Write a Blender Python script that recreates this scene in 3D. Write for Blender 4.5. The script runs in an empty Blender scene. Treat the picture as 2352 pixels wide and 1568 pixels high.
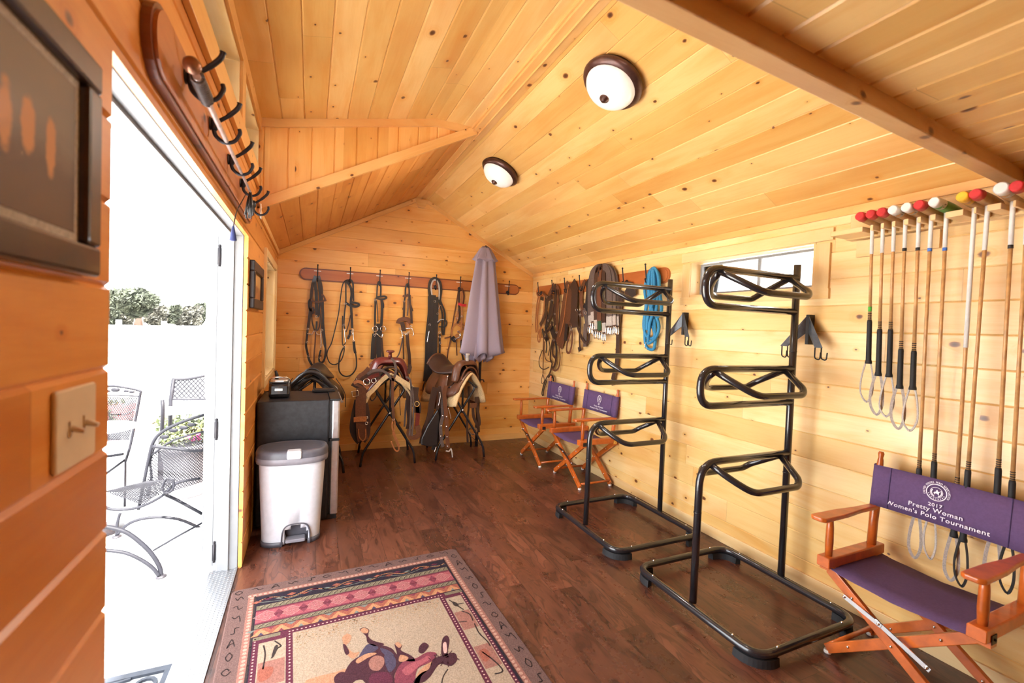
import bpy, math, random
from mathutils import Vector, Matrix
random.seed(7)
SC = bpy.context.scene
COL = SC.collection
R = math.radians

# ------------------------------------------------------------------ camera
FPX = 1031.4485; YAW, PITCH, ROLL = 0.4217, -0.0275, 0.0369; CH = 1.42
_fw = Vector((math.sin(YAW)*math.cos(PITCH), math.cos(YAW)*math.cos(PITCH), math.sin(PITCH)))
_rt = Vector((math.cos(YAW), -math.sin(YAW), 0)); _up = _rt.cross(_fw)
RT = _rt*math.cos(ROLL) + _up*math.sin(ROLL); UP = _up*math.cos(ROLL) - _rt*math.sin(ROLL); FW = _fw
CAM = Vector((0, 0, CH))
cd = bpy.data.cameras.new('camera'); cam = bpy.data.objects.new('camera', cd); COL.objects.link(cam)
cam.matrix_world = Matrix(((RT.x, UP.x, -FW.x, 0), (RT.y, UP.y, -FW.y, 0), (RT.z, UP.z, -FW.z, CH), (0, 0, 0, 1)))
cd.lens = 36*FPX/2352; cd.sensor_width = 36; cd.sensor_fit = 'HORIZONTAL'; cd.clip_start = 0.05; cd.clip_end = 600
cd.dof.use_dof = True; cd.dof.focus_distance = 4.2; cd.dof.aperture_fstop = 3.0
SC.camera = cam

# ------------------------------------------------------------------ world, sun, exposure
SC.view_settings.view_transform = 'Standard'; SC.view_settings.look = 'None'
SC.view_settings.gamma = 1; SC.view_settings.use_curve_mapping = False
SC.view_settings.exposure = 1.05
W = bpy.data.worlds.new('world'); SC.world = W; W.use_nodes = True
bg = W.node_tree.nodes['Background']; bg.inputs[0].default_value = (0.93, 0.96, 1.0, 1); bg.inputs[1].default_value = 5.0
def lamp(name, kind, loc, energy, color=(1, 1, 1), **k):
    l = bpy.data.lights.new(name, kind); l.energy = energy; l.color = color
    o = bpy.data.objects.new(name, l); COL.objects.link(o); o.location = loc
    for a, b in k.items(): setattr(l, a, b)
    return o
sun = lamp('sun', 'SUN', (0, -4, 8), 32.0, (1, .96, .9), angle=R(1.5))
sun.rotation_euler = Vector((-0.06, 0.62, -0.78)).to_track_quat('-Z', 'Y').to_euler()
def portal(loc, direction, sx, sy):
    o = lamp('daylight_portal', 'AREA', loc, 1, shape='RECTANGLE', size=sx, size_y=sy)
    o.data.cycles.is_portal = True
    o.rotation_euler = Vector(direction).to_track_quat('-Z', 'Z').to_euler()
XL, XR, YB, YN = -0.330, 2.636, 5.272, -1.3
portal((-0.46, 1.975, 0.94), (1, 0, 0), 1.9, 1.9)
portal((2.76, 2.085, 1.84), (-1, 0, 0), .9, .28)
portal((-0.46, 4.4, 1.42), (1, 0, 0), 1.2, 1.1)
portal((-0.46, 1.6, 2.48), (1, 0, 0), 3.5, .32)


# ------------------------------------------------------------------ measuring: a pixel of the photograph on a real plane
def at(px, py, x=None, y=None, z=None):
    d = FW + RT*((px-1176)/FPX) - UP*((py-784)/FPX)
    if x is not None: t = x/d.x
    elif y is not None: t = y/d.y
    else: t = (z-CH)/d.z
    return CAM + d*t
def crop(x0, y0, s, pts, **k): return [at(x0+u/s, y0+v/s, **k) for u, v in pts]

# ------------------------------------------------------------------ mesh builder
BASE = {}
class MB:
    def __init__(s): s.v = []; s.f = []; s.m = []; s.uv = {}; s.sm = []
    def face(s, idx, mi=0, uv=None, smooth=False):
        s.f.append(tuple(idx)); s.m.append(mi); s.sm.append(smooth)
        if uv: s.uv[len(s.f)-1] = uv
    def add(s, vs):
        n = len(s.v); s.v += [Vector(p) for p in vs]; return list(range(n, n+len(vs)))
    def poly(s, pts, mi=0, uv=None): s.face(s.add(pts), mi, uv)
    def box(s, a, b, mi=0, M=None):
        x0, y0, z0 = [min(p, q) for p, q in zip(a, b)]; x1, y1, z1 = [max(p, q) for p, q in zip(a, b)]
        c = [Vector(p) for p in ((x0,y0,z0),(x1,y0,z0),(x1,y1,z0),(x0,y1,z0),(x0,y0,z1),(x1,y0,z1),(x1,y1,z1),(x0,y1,z1))]
        if M: c = [M @ p for p in c]
        i = s.add(c)
        dims = (x1-x0, y1-y0, z1-z0); L = max(range(3), key=lambda k: dims[k])
        raw = [(x0,y0,z0),(x1,y0,z0),(x1,y1,z0),(x0,y1,z0),(x0,y0,z1),(x1,y0,z1),(x1,y1,z1),(x0,y1,z1)]
        o = [k for k in range(3) if k != L]
        for q, n in (((0,3,2,1),2),((4,5,6,7),2),((0,1,5,4),1),((1,2,6,5),0),((2,3,7,6),1),((3,0,4,7),0)):
            other = o[0] if n != o[0] else o[1]
            if n == L: uv = [(raw[k][o[0]], raw[k][o[1]]) for k in q]
            else: uv = [(raw[k][L], raw[k][other]) for k in q]
            s.face([i[k] for k in q], mi, uv)
        return s
    def rbox(s, a, b, r=.01, mi=0, M=None, seg=3, axis=2):
        """box with rounded edges around one axis"""
        lo = [min(p, q) for p, q in zip(a, b)]; hi = [max(p, q) for p, q in zip(a, b)]
        ax = [k for k in range(3) if k != axis]
        pts = []
        for (cx, cy, a0) in ((hi[ax[0]]-r, hi[ax[1]]-r, 0), (lo[ax[0]]+r, hi[ax[1]]-r, 90), (lo[ax[0]]+r, lo[ax[1]]+r, 180), (hi[ax[0]]-r, lo[ax[1]]+r, 270)):
            for k in range(seg+1):
                t = R(a0+90*k/seg); pts.append((cx+r*math.cos(t), cy+r*math.sin(t)))
        rings = []
        e = min(r*.4, (hi[axis]-lo[axis])*.3)
        c0 = ((lo[ax[0]]+hi[ax[0]])/2, (lo[ax[1]]+hi[ax[1]])/2); 
        for zz, ins in ((lo[axis], e), (lo[axis]+e, 0), (hi[axis]-e, 0), (hi[axis], e)):
            ring = []
            for p in pts:
                d = Vector((c0[0]-p[0], c0[1]-p[1])); 
                qx = p[0]+(ins if d.x > 0 else -ins); qy = p[1]+(ins if d.y > 0 else -ins)
                co = [0, 0, 0]; co[ax[0]] = qx; co[ax[1]] = qy; co[axis] = zz
                ring.append(M @ Vector(co) if M else Vector(co))
            rings.append(s.add(ring))
        n = len(pts)
        for k in range(3):
            for j in range(n): s.face((rings[k][j], rings[k][(j+1) % n], rings[k+1][(j+1) % n], rings[k+1][j]), mi)
        s.face(rings[0][::-1], mi); s.face(rings[3], mi)
        return s
    def tube(s, path, r, n=10, mi=0, closed=False, caps=True, scale=None):
        P = [Vector(p) for p in path]; m = len(P); rings = []
        T = []
        for k in range(m):
            a = P[(k-1) % m] if (closed or k) else P[0]; b = P[(k+1) % m] if (closed or k < m-1) else P[-1]
            t = (b-a); T.append(t.normalized() if t.length > 1e-9 else Vector((0, 0, 1)))
        u = T[0].orthogonal().normalized()
        for k in range(m):
            u = (u - T[k]*u.dot(T[k])); u = u.normalized() if u.length > 1e-6 else T[k].orthogonal().normalized()
            w = T[k].cross(u); rr = r[k] if isinstance(r, (list, tuple)) else r
            rings.append(s.add([P[k] + (u*math.cos(2*math.pi*j/n) + w*math.sin(2*math.pi*j/n))*rr for j in range(n)]))
        for k in range(m if closed else m-1):
            A, B = rings[k], rings[(k+1) % m]; off = 0
            if closed and k == m-1:
                off = min(range(n), key=lambda o: (s.v[B[o]]-s.v[A[0]]).length)
            for j in range(n): s.face((A[j], A[(j+1) % n], B[(j+1+off) % n], B[(j+off) % n]), mi, smooth=True)
        if caps and not closed: s.face(rings[0][::-1], mi); s.face(rings[-1], mi)
        return s
    def ribbon(s, path, w, th=.004, nrm=(0, -1, 0), mi=0, closed=False):
        P = [Vector(p) for p in path]; m = len(P); N = Vector(nrm); rings = []
        for k in range(m):
            a = P[(k-1) % m] if (closed or k) else P[0]; b = P[(k+1) % m] if (closed or k < m-1) else P[-1]
            t = (b-a); t = t.normalized() if t.length > 1e-9 else Vector((0, 0, 1))
            sd = t.cross(N); sd = sd.normalized() if sd.length > 1e-4 else t.orthogonal().normalized()
            nn = sd.cross(t).normalized(); ww = (w[k] if isinstance(w, (list, tuple)) else w)/2
            rings.append(s.add([P[k]-sd*ww-nn*th/2, P[k]+sd*ww-nn*th/2, P[k]+sd*ww+nn*th/2, P[k]-sd*ww+nn*th/2]))
        for k in range(m if closed else m-1):
            A, B = rings[k], rings[(k+1) % m]
            for j in range(4): s.face((A[j], A[(j+1) % 4], B[(j+1) % 4], B[j]), mi)
        if not closed: s.face(rings[0][::-1], mi); s.face(rings[-1], mi)
        return s
    def lathe(s, prof, c=(0, 0, 0), axis=(0, 0, 1), n=24, mi=0, smooth=True):
        q = Vector((0, 0, 1)).rotation_difference(Vector(axis)); C = Vector(c); rings = []
        for r, h in prof:
            rings.append(s.add([C + q @ Vector((r*math.cos(2*math.pi*j/n), r*math.sin(2*math.pi*j/n), h)) for j in range(n)]))
        for k in range(len(rings)-1):
            for j in range(n): s.face((rings[k][j], rings[k][(j+1) % n], rings[k+1][(j+1) % n], rings[k+1][j]), mi, smooth=smooth)
        s.face(rings[0][::-1], mi); s.face(rings[-1], mi)
        return s
    def ball(s, c, r, n=10, mi=0, sc=(1, 1, 1)):
        C = Vector(c); rings = []
        for k in range(1, n//2+2):
            a = math.pi*k/(n//2+2)
            rings.append(s.add([C+Vector((r*sc[0]*math.sin(a)*math.cos(2*math.pi*j/n), r*sc[1]*math.sin(a)*math.sin(2*math.pi*j/n), -r*sc[2]*math.cos(a))) for j in range(n)]))
        for k in range(len(rings)-1):
            for j in range(n): s.face((rings[k][j], rings[k][(j+1) % n], rings[k+1][(j+1) % n], rings[k+1][j]), mi, smooth=True)
        s.face(rings[0][::-1], mi, smooth=True); s.face(rings[-1], mi, smooth=True)
        return s
    def prism(s, poly, d, mi=0, mi2=None):
        """poly: list of 3d points, d: extrusion vector"""
        A = s.add(poly); B = s.add([Vector(p)+Vector(d) for p in poly]); n = len(poly)
        s.face(A[::-1], mi); s.face(B, mi if mi2 is None else mi2)
        for j in range(n): s.face((A[j], A[(j+1) % n], B[(j+1) % n], B[j]), mi)
        return s
    def grid(s, rows, mi=0, smooth=True, closed=False):
        I = [s.add(r) for r in rows]; n = len(rows[0])
        for k in range(len(I)-1):
            for j in range(n if closed else n-1):
                s.face((I[k][j], I[k][(j+1) % n], I[k+1][(j+1) % n], I[k+1][j]), mi, smooth=smooth)
        return s

def tag(o, label=None, cat=None, group=None, kind=None):
    if label: o['label'] = label
    if cat: o['category'] = cat
    if group: o['group'] = group
    if kind: o['kind'] = kind
    return o
def link(name, mb, mats, parent=None, label=None, off=None):
    me = bpy.data.meshes.new(name)
    b = Vector(off) if off is not None else (BASE.get(parent.name, Vector()) if parent else Vector())
    me.from_pydata([tuple(p-b) for p in mb.v], [], mb.f)
    if not isinstance(mats, (list, tuple)): mats = [mats]
    for m in mats: me.materials.append(m)
    me.polygons.foreach_set('material_index', mb.m); me.polygons.foreach_set('use_smooth', mb.sm)
    if mb.uv:
        ul = me.uv_layers.new(name='UVMap')
        for fi, uvs in mb.uv.items():
            p = me.polygons[fi]
            for k, li in enumerate(p.loop_indices): ul.data[li].uv = uvs[k]
    me.validate(); me.update()
    o = bpy.data.objects.new(name, me); COL.objects.link(o)
    if parent: o.parent = parent; BASE[o.name] = b
    if label: o['label'] = label
    return o
def solo(name, mb, mats, label, cat, group=None):
    lo = Vector((min(p.x for p in mb.v), min(p.y for p in mb.v), min(p.z for p in mb.v)))
    hi = Vector((max(p.x for p in mb.v), max(p.y for p in mb.v), max(p.z for p in mb.v)))
    c = Vector(((lo.x+hi.x)/2, (lo.y+hi.y)/2, lo.z))
    o = link(name, mb, mats, off=c); o.location = c; BASE[o.name] = c
    return tag(o, label, cat, group)
def thing(name, label, cat, loc=(0, 0, 0), group=None):
    o = bpy.data.objects.new(name, None); COL.objects.link(o); o.location = loc; o.empty_display_size = .1
    BASE[o.name] = Vector(loc); return tag(o, label, cat, group)
def struct(name, mb, mats): return tag(link(name, mb, mats), kind='structure')
def dup(o, parent=None):
    c = o.copy(); COL.objects.link(c)
    if parent: c.parent = parent
    for ch in list(o.children): dup(ch, c)
    return c
def bevel(o, w=.004, seg=2, ang=40):
    m = o.modifiers.new('bevel', 'BEVEL'); m.width = w; m.segments = seg; m.limit_method = 'ANGLE'; m.angle_limit = R(ang); return o
def solid(o, t, off=0):
    m = o.modifiers.new('solid', 'SOLIDIFY'); m.thickness = t; m.offset = off; return o
def subsurf(o, l=1):
    m = o.modifiers.new('sub', 'SUBSURF'); m.levels = l; m.render_levels = l; return o
def cr(pts, k=6, closed=False):
    P = [Vector(p) for p in pts]; n = len(P); out = []
    for i in range(n if closed else n-1):
        if closed: a, b, c, d = P[(i-1) % n], P[i], P[(i+1) % n], P[(i+2) % n]
        else: a, b, c, d = P[max(i-1, 0)], P[i], P[i+1], P[min(i+2, n-1)]
        for j in range(k):
            t = j/k
            out.append(.5*((2*b)+(c-a)*t+(2*a-5*b+4*c-d)*t*t+(3*b-a-3*c+d)*t**3))
    if not closed: out.append(P[-1])
    return out
def corner(pts, r, k=5, closed=False):
    """polyline with rounded corners"""
    P = [Vector(p) for p in pts]; n = len(P); out = []
    for i in range(n):
        if not closed and i in (0, n-1): out.append(P[i]); continue
        a, b, c = P[i-1], P[i], P[(i+1) % n]
        d1 = (a-b); d2 = (c-b); rr = min(r, d1.length*.48, d2.length*.48)
        p1 = b+d1.normalized()*rr; p2 = b+d2.normalized()*rr
        for j in range(k+1):
            t = j/k; out.append(p1*(1-t)**2+b*2*t*(1-t)+p2*t*t)
    return out

# ------------------------------------------------------------------ materials
def rgb(r, g, b):
    f = lambda c: (c/255/12.92 if c/255 <= .04045 else ((c/255+.055)/1.055)**2.4)
    return (f(r), f(g), f(b), 1)
class NT:
    def __init__(s, name):
        s.mat = bpy.data.materials.new(name); s.mat.use_nodes = True; s.t = s.mat.node_tree; s.n = s.t.nodes
        s.b = s.n['Principled BSDF']
    def add(s, typ, **k):
        nd = s.n.new(typ)
        for a, b in k.items(): setattr(nd, a, b)
        return nd
    def L(s, a, b): s.t.links.new(a, b)
    def put(s, sock, v):
        if isinstance(v, bpy.types.NodeSocket): s.L(v, sock)
        elif v is not None: sock.default_value = v
    def math(s, op, a, b=None, c=None):
        nd = s.add('ShaderNodeMath', operation=op); s.put(nd.inputs[0], a); s.put(nd.inputs[1], b)
        if c is not None: s.put(nd.inputs[2], c)
        return nd.outputs[0]
    def mix(s, f, a, b, mode='MIX'):
        nd = s.add('ShaderNodeMix', data_type='RGBA', blend_type=mode); s.put(nd.inputs[0], f); s.put(nd.inputs[6], a); s.put(nd.inputs[7], b); return nd.outputs[2]
    def comb(s, x, y, z=0.):
        nd = s.add('ShaderNodeCombineXYZ'); s.put(nd.inputs[0], x); s.put(nd.inputs[1], y); s.put(nd.inputs[2], z); return nd.outputs[0]
    def noise(s, vec, scale=5, detail=4, rough=.5, dist=0):
        nd = s.add('ShaderNodeTexNoise'); s.put(nd.inputs['Vector'], vec); nd.inputs['Scale'].default_value = scale
        nd.inputs['Detail'].default_value = detail; nd.inputs['Roughness'].default_value = rough; nd.inputs['Distortion'].default_value = dist; return nd.outputs['Fac']
    def ramp(s, f, a, b, lo=0., hi=1.):
        nd = s.add('ShaderNodeMapRange', interpolation_type='SMOOTHSTEP'); s.put(nd.inputs[0], f)
        for k, v in zip((1, 2, 3, 4), (a, b, lo, hi)): nd.inputs[k].default_value = v
        return nd.outputs[0]
    def bump(s, h, strength=.2, dist=.01):
        nd = s.add('ShaderNodeBump'); nd.inputs['Strength'].default_value = strength; nd.inputs['Distance'].default_value = dist
        s.put(nd.inputs['Height'], h); s.L(nd.outputs[0], s.b.inputs['Normal'])

def simple(name, col, rough=.5, metal=0., vary=.12, scale=30, bump=0., spec=.5, coat=0., noise_stretch=None):
    t = NT(name); b = t.b
    tc = t.add('ShaderNodeTexCoord'); mp = t.add('ShaderNodeMapping'); t.L(tc.outputs['Object'], mp.inputs[0])
    if noise_stretch: mp.inputs['Scale'].default_value = noise_stretch
    n = t.noise(mp.outputs[0], scale, 5, .6)
    dark = tuple(c*(1-vary*2) for c in col[:3])+(1,); lite = tuple(min(1, c*(1+vary)) for c in col[:3])+(1,)
    t.L(t.mix(t.ramp(n, .3, .7), dark, lite), b.inputs['Base Color'])
    b.inputs['Roughness'].default_value = rough; b.inputs['Metallic'].default_value = metal
    b.inputs['Specular IOR Level'].default_value = spec; b.inputs['Coat Weight'].default_value = coat
    if bump: t.bump(n, bump, .004)
    return t.mat

def pine(name, light, mid, knot=(.10, .035, .01, 1), pitch=.147, L=3.1, seed=0., rough=.38, plank=True, vary=.22, ends=1., coat=.25):
    t = NT(name); b = t.b
    uv = t.add('ShaderNodeUVMap'); sep = t.add('ShaderNodeSeparateXYZ'); t.L(uv.outputs[0], sep.inputs[0])
    u, v = sep.outputs[0], sep.outputs[1]
    i = t.math('FLOOR', t.math('DIVIDE', t.math('ADD', v, .0005), pitch)) if plank else t.math('MULTIPLY', seed, 1.)
    w1 = t.add('ShaderNodeTexWhiteNoise', noise_dimensions='1D'); t.put(w1.inputs['W'], t.math('ADD', i, seed+.31))
    us = t.math('ADD', u, t.math('MULTIPLY', w1.outputs['Value'], 7.))
    fr = t.math('DIVIDE', us, L); j = t.math('FLOOR', fr)
    w2 = t.add('ShaderNodeTexWhiteNoise', noise_dimensions='3D'); t.put(w2.inputs['Vector'], t.comb(i, j, seed))
    r = w2.outputs['Value']
    off = t.math('MULTIPLY', r, 30.)
    grain = t.noise(t.comb(t.math('MULTIPLY', us, 1.1), t.math('MULTIPLY', v, 9.), off), 1.3, 6, .62, .6)
    fine = t.noise(t.comb(t.math('MULTIPLY', us, 3.), t.math('MULTIPLY', v, 90.), off), 1.6, 3, .6)
    broad = t.noise(t.comb(us, t.math('MULTIPLY', v, 2.), off), 1.4, 2, .5)
    # knots
    kc = t.comb(t.math('MULTIPLY', us, 4.2), t.math('ADD', t.math('MULTIPLY', v, 6.), off), 0.)
    vo = t.add('ShaderNodeTexVoronoi', voronoi_dimensions='2D', feature='F1'); t.L(kc, vo.inputs['Vector']); vo.inputs['Scale'].default_value = 1.
    cs = t.add('ShaderNodeSeparateColor'); t.L(vo.outputs['Color'], cs.inputs[0])
    has = t.math('GREATER_THAN', cs.outputs[0], .50)
    rad = t.math('MULTIPLY_ADD', t.math('MULTIPLY', cs.outputs[1], cs.outputs[1]), .090, .023)
    dist = t.math('ADD', vo.outputs['Distance'], t.math('MULTIPLY', t.math('SUBTRACT', fine, .5), .06))
    q = t.math('DIVIDE', dist, rad)
    core = t.math('MULTIPLY', has, t.ramp(q, .55, 1., 1., 0.))
    halo = t.math('MULTIPLY', has, t.ramp(q, .8, 3.4, 1., 0.))
    ring = t.math('MULTIPLY', t.math('MULTIPLY', halo, .5), t.math('SINE', t.math('MULTIPLY', q, 9.)))
    g = t.math('ADD', t.math('ADD', grain, t.math('MULTIPLY', halo, .22)), t.math('MULTIPLY', ring, .10))
    base = t.mix(t.ramp(g, .38, .78), light, mid)
    base = t.mix(t.math('MULTIPLY', t.ramp(fine, .45, .75), .22), base, mid)
    dk = tuple(c*k for c, k in zip(mid[:3], (.82, .62, .5)))+(1,)
    base = t.mix(t.math('MULTIPLY', t.ramp(broad, .45, .8), .45), base, dk)
    tone = t.math('MULTIPLY_ADD', r, vary, 1.-vary*.6)
    gb = t.math('MULTIPLY_ADD', r, vary*1.5, 1.-vary*.9)
    base = t.mix(1., base, t.comb(tone, gb, t.math('MULTIPLY', gb, gb)), 'MULTIPLY')
    kcol = t.mix(t.ramp(q, .1, .8), knot, tuple(c*2.6 for c in knot[:3])+(1,))
    base = t.mix(core, base, kcol)
    if plank and ends:
        fx = t.math('FRACT', fr); e = t.math('MULTIPLY', t.math('MINIMUM', fx, t.math('SUBTRACT', 1., fx)), L)
        base = t.mix(t.math('MULTIPLY', t.ramp(e, .0006, .0018, 1., 0.), .4), base, (.25, .10, .025, 1))
    t.L(base, b.inputs['Base Color'])
    b.inputs['Roughness'].default_value = rough; b.inputs['Coat Weight'].default_value = coat; b.inputs['Coat Roughness'].default_value = .25
    t.bump(t.math('ADD', fine, t.math('MULTIPLY', core, -.6)), .12, .003)
    return t.mat

P1, P2 = (.86, .475, .14, 1), (.78, .345, .07, 1)
M = {}
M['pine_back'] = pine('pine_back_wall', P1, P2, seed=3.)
M['pine_right'] = pine('pine_right_wall', (.87, .63, .29, 1), (.80, .48, .16, 1), seed=11.)  # same pine, paler: the stronger light on this wall is in the colour
M['pine_left'] = pine('pine_left_wall', (.76, .33, .075, 1), (.64, .22, .035, 1), seed=19.)  # same pine, deeper orange: shade of the left side is in the colour
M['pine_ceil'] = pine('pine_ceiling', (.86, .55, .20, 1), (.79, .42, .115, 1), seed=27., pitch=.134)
M['pine_trim'] = pine('pine_trim', (.84, .49, .17, 1), (.76, .38, .10, 1), seed=35., plank=False, vary=.1)
M['pine_pale'] = pine('pine_pale_trim', (.86, .64, .34, 1), (.80, .53, .22, 1), seed=41., plank=False, vary=.1)
M['pine_beam'] = pine('pine_beam', (.62, .36, .15, 1), (.52, .26, .085, 1), seed=47., plank=False, vary=.1)
M['stain'] = pine('reddish_stained_pine', (.50, .165, .045, 1), (.40, .11, .028, 1), knot=(.07, .015, .005, 1), seed=53., plank=False)
M['stain_dark'] = pine('dark_stained_pine', (.20, .055, .02, 1), (.13, .032, .012, 1), knot=(.03, .01, .005, 1), seed=59., plank=False)
M['cherry'] = simple('orange_cherry_wood', rgb(196, 98, 34), .32, vary=.14, scale=12, coat=.4, noise_stretch=(1, 1, 1))
M['cherry_far'] = simple('bright_orange_wood', rgb(214, 104, 30), .32, vary=.12, scale=12, coat=.4)
M['purple'] = simple('purple_canvas', rgb(98, 76, 114), .85, vary=.05, scale=90, bump=.15, spec=.2)
M['white_print'] = simple('white_print', rgb(235, 228, 240), .7, vary=.02)
M['black_tube'] = simple('glossy_black_powder_coat', (.018, .017, .020, 1), .22, vary=.1, coat=.5)
M['black'] = simple('black_plastic', (.02, .02, .022, 1), .45)
M['rubber'] = simple('black_rubber', (.015, .015, .017, 1), .7)
M['iron'] = simple('dark_iron', (.03, .027, .032, 1), .45, .5)
M['steel'] = simple('polished_steel', (.78, .77, .75, 1), .2, 1., vary=.04)
M['brass'] = simple('brass', (.75, .5, .18, 1), .3, 1.)
M['lea_black'] = simple('black_leather', (.022, .018, .018, 1), .38, bump=.2, scale=120, coat=.2)
M['lea_dark'] = simple('dark_brown_leather', (.055, .026, .017, 1), .42, bump=.2, scale=120, coat=.15)
M['lea_brown'] = simple('brown_leather', (.14, .05, .022, 1), .42, bump=.2, scale=90, coat=.15)
M['lea_tan'] = simple('tan_leather', (.42, .155, .05, 1), .45, bump=.15, scale=90, coat=.1)
M['lea_maroon'] = simple('maroon_leather', (.16, .028, .022, 1), .3, bump=.15, scale=90, coat=.4)
M['lea_grey'] = simple('weathered_grey_leather', (.115, .082, .072, 1), .5, bump=.2, scale=90)
M['fleece'] = simple('cream_fleece', (.75, .55, .30, 1), .95, bump=.6, scale=140, spec=.1)
M['cotton'] = simple('pale_webbing', (.50, .45, .41, 1), .85, bump=.3, scale=160, spec=.1)
M['blue_rope'] = simple('blue_rope', (.03, .26, .52, 1), .6, bump=.4, scale=180)
M['green_web'] = simple('green_webbing', (.03, .09, .04, 1), .8)
M['bronze'] = simple('oil_rubbed_bronze', (.10, .045, .035, 1), .38, .6, coat=.2)
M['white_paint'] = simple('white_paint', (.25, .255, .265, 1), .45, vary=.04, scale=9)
M['white_plastic'] = simple('white_plastic', (.82, .80, .76, 1), .4, vary=.02)
M['almond'] = simple('almond_plastic', (.74, .60, .44, 1), .35, vary=.02)
M['umbrella'] = simple('grey_lilac_canvas', rgb(160, 148, 164), .9, vary=.02, scale=200, bump=.05, spec=.15)
M['can_body'] = simple('silver_grey_plastic', (.60, .61, .66, 1), .38, vary=.03, coat=.2)
M['can_lid'] = simple('slate_grey_plastic', (.085, .082, .10, 1), .42, vary=.06)
M['can_rim'] = simple('mid_grey_plastic', (.22, .21, .24, 1), .42, vary=.04)
M['fridge_black'] = simple('textured_black_steel', (.020, .022, .028, 1), .5, vary=.2, scale=25, bump=.15)
M['aluminium'] = simple('aluminium', (.75, .76, .79, 1), .35, .9, vary=.05)
M['concrete'] = simple('pale_concrete', (.46, .47, .48, 1), .9, vary=.08, scale=3)
M['bamboo'] = simple('cane_shaft', (.62, .34, .13, 1), .4, vary=.15, scale=14, coat=.2)
M['mallet_wood'] = simple('varnished_maple', (.52, .27, .09, 1), .35, vary=.15, scale=20, coat=.3)
M['tape_white'] = simple('white_tape', (.80, .78, .76, 1), .6, vary=.03)
M['red_paint'] = simple('red_paint', (.62, .03, .035, 1), .4, vary=.1)
M['yellow_paint'] = simple('yellow_paint', (.85, .50, .03, 1), .4, vary=.08)
M['green_paint'] = simple('green_paint', (.10, .32, .07, 1), .4, vary=.1)
M['green_tape'] = simple('bright_green_tape', (.10, .62, .08, 1), .5)
M['blue_tape'] = simple('blue_tape', (.06, .18, .62, 1), .5)
M['grey_metal'] = simple('blue_grey_steel_plate', (.13, .15, .18, 1), .4, .6)
M['opal'] = simple('opal_glass', (.86, .84, .80, 1), .25, vary=.05, scale=6, coat=.5)
_b = M['opal'].node_tree.nodes['Principled BSDF']; _b.inputs['Emission Color'].default_value = (1, .97, .90, 1); _b.inputs['Emission Strength'].default_value = .16   # lit ceiling lamps
M['plastic_pot'] = simple('grey_pot', (.085, .08, .088, 1), .7)
M['iron_out'] = simple('weathered_black_iron', (.010, .010, .014, 1), .6, 0., spec=.2)
M['leaf'] = simple('leaf_green', (.045, .06, .02, 1), .7, vary=.3)
M['pink'] = simple('pink_petals', (.6, .05, .2, 1), .7)

# glass
g = NT('window_glass'); g.b.inputs['Transmission Weight'].default_value = 1; g.b.inputs['Roughness'].default_value = 0
tr = g.add('ShaderNodeBsdfTransparent'); gl = g.add('ShaderNodeBsdfGlossy'); gl.inputs['Roughness'].default_value = .02
ly = g.add('ShaderNodeFresnel'); mx = g.add('ShaderNodeMixShader'); g.L(ly.outputs[0], mx.inputs[0]); g.L(tr.outputs[0], mx.inputs[1]); g.L(gl.outputs[0], mx.inputs[2])
g.L(mx.outputs[0], g.n['Material Output'].inputs[0]); M['glass'] = g.mat

# walnut laminate floor
t = NT('walnut_laminate'); uv = t.add('ShaderNodeUVMap'); sp = t.add('ShaderNodeSeparateXYZ'); t.L(uv.outputs[0], sp.inputs[0])
u, v = sp.outputs[0], sp.outputs[1]; pit = .13
i = t.math('FLOOR', t.math('DIVIDE', v, pit)); w1 = t.add('ShaderNodeTexWhiteNoise', noise_dimensions='1D'); t.put(w1.inputs['W'], t.math('ADD', i, 5.3))
us = t.math('ADD', u, t.math('MULTIPLY', w1.outputs['Value'], 5.)); fr = t.math('DIVIDE', us, 1.2); j = t.math('FLOOR', fr)
w2 = t.add('ShaderNodeTexWhiteNoise', noise_dimensions='2D'); t.put(w2.inputs['Vector'], t.comb(i, j)); r = w2.outputs['Value']
off = t.math('MULTIPLY', r, 20.)
warp = t.noise(t.comb(t.math('MULTIPLY', us, 2.4), t.math('MULTIPLY', v, 8.), off), 1.4, 3, .55, .8)
wave = t.math('SINE', t.math('MULTIPLY', warp, 34.))
fine = t.noise(t.comb(t.math('MULTIPLY', us, 6.), t.math('MULTIPLY', v, 80.), off), 1.5, 4, .6)
c = t.mix(t.ramp(warp, .3, .7), rgb(106, 64, 48), rgb(76, 43, 32))
c = t.mix(t.math('MULTIPLY', t.ramp(wave, .5, 1.), .55), c, rgb(44, 24, 18))
c = t.mix(t.math('MULTIPLY', t.ramp(fine, .45, .8), .35), c, rgb(58, 28, 18))
tone = t.math('MULTIPLY_ADD', r, .55, .72)
c = t.mix(1., c, t.comb(tone, tone, tone), 'MULTIPLY')
fy = t.math('FRACT', t.math('DIVIDE', v, pit)); e1 = t.math('MULTIPLY', t.math('MINIMUM', fy, t.math('SUBTRACT', 1., fy)), pit)
fx = t.math('FRACT', fr); e2 = t.math('MULTIPLY', t.math('MINIMUM', fx, t.math('SUBTRACT', 1., fx)), 1.2)
seam = t.ramp(t.math('MINIMUM', e1, e2), .0006, .002, 1., 0.)
c = t.mix(t.math('MULTIPLY', seam, .6), c, (.012, .006, .004, 1))
dust = t.noise(t.comb(us, v), 1.2, 8, .72)
c = t.mix(t.math('MULTIPLY', t.ramp(dust, .52, .75), .16), c, rgb(128, 98, 88))
t.L(c, t.b.inputs['Base Color']); t.L(t.ramp(dust, .3, .7, .22, .38), t.b.inputs['Roughness'])
t.bump(t.math('SUBTRACT', fine, t.math('MULTIPLY', seam, .8)), .08, .002)
M['floor'] = t.mat
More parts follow.
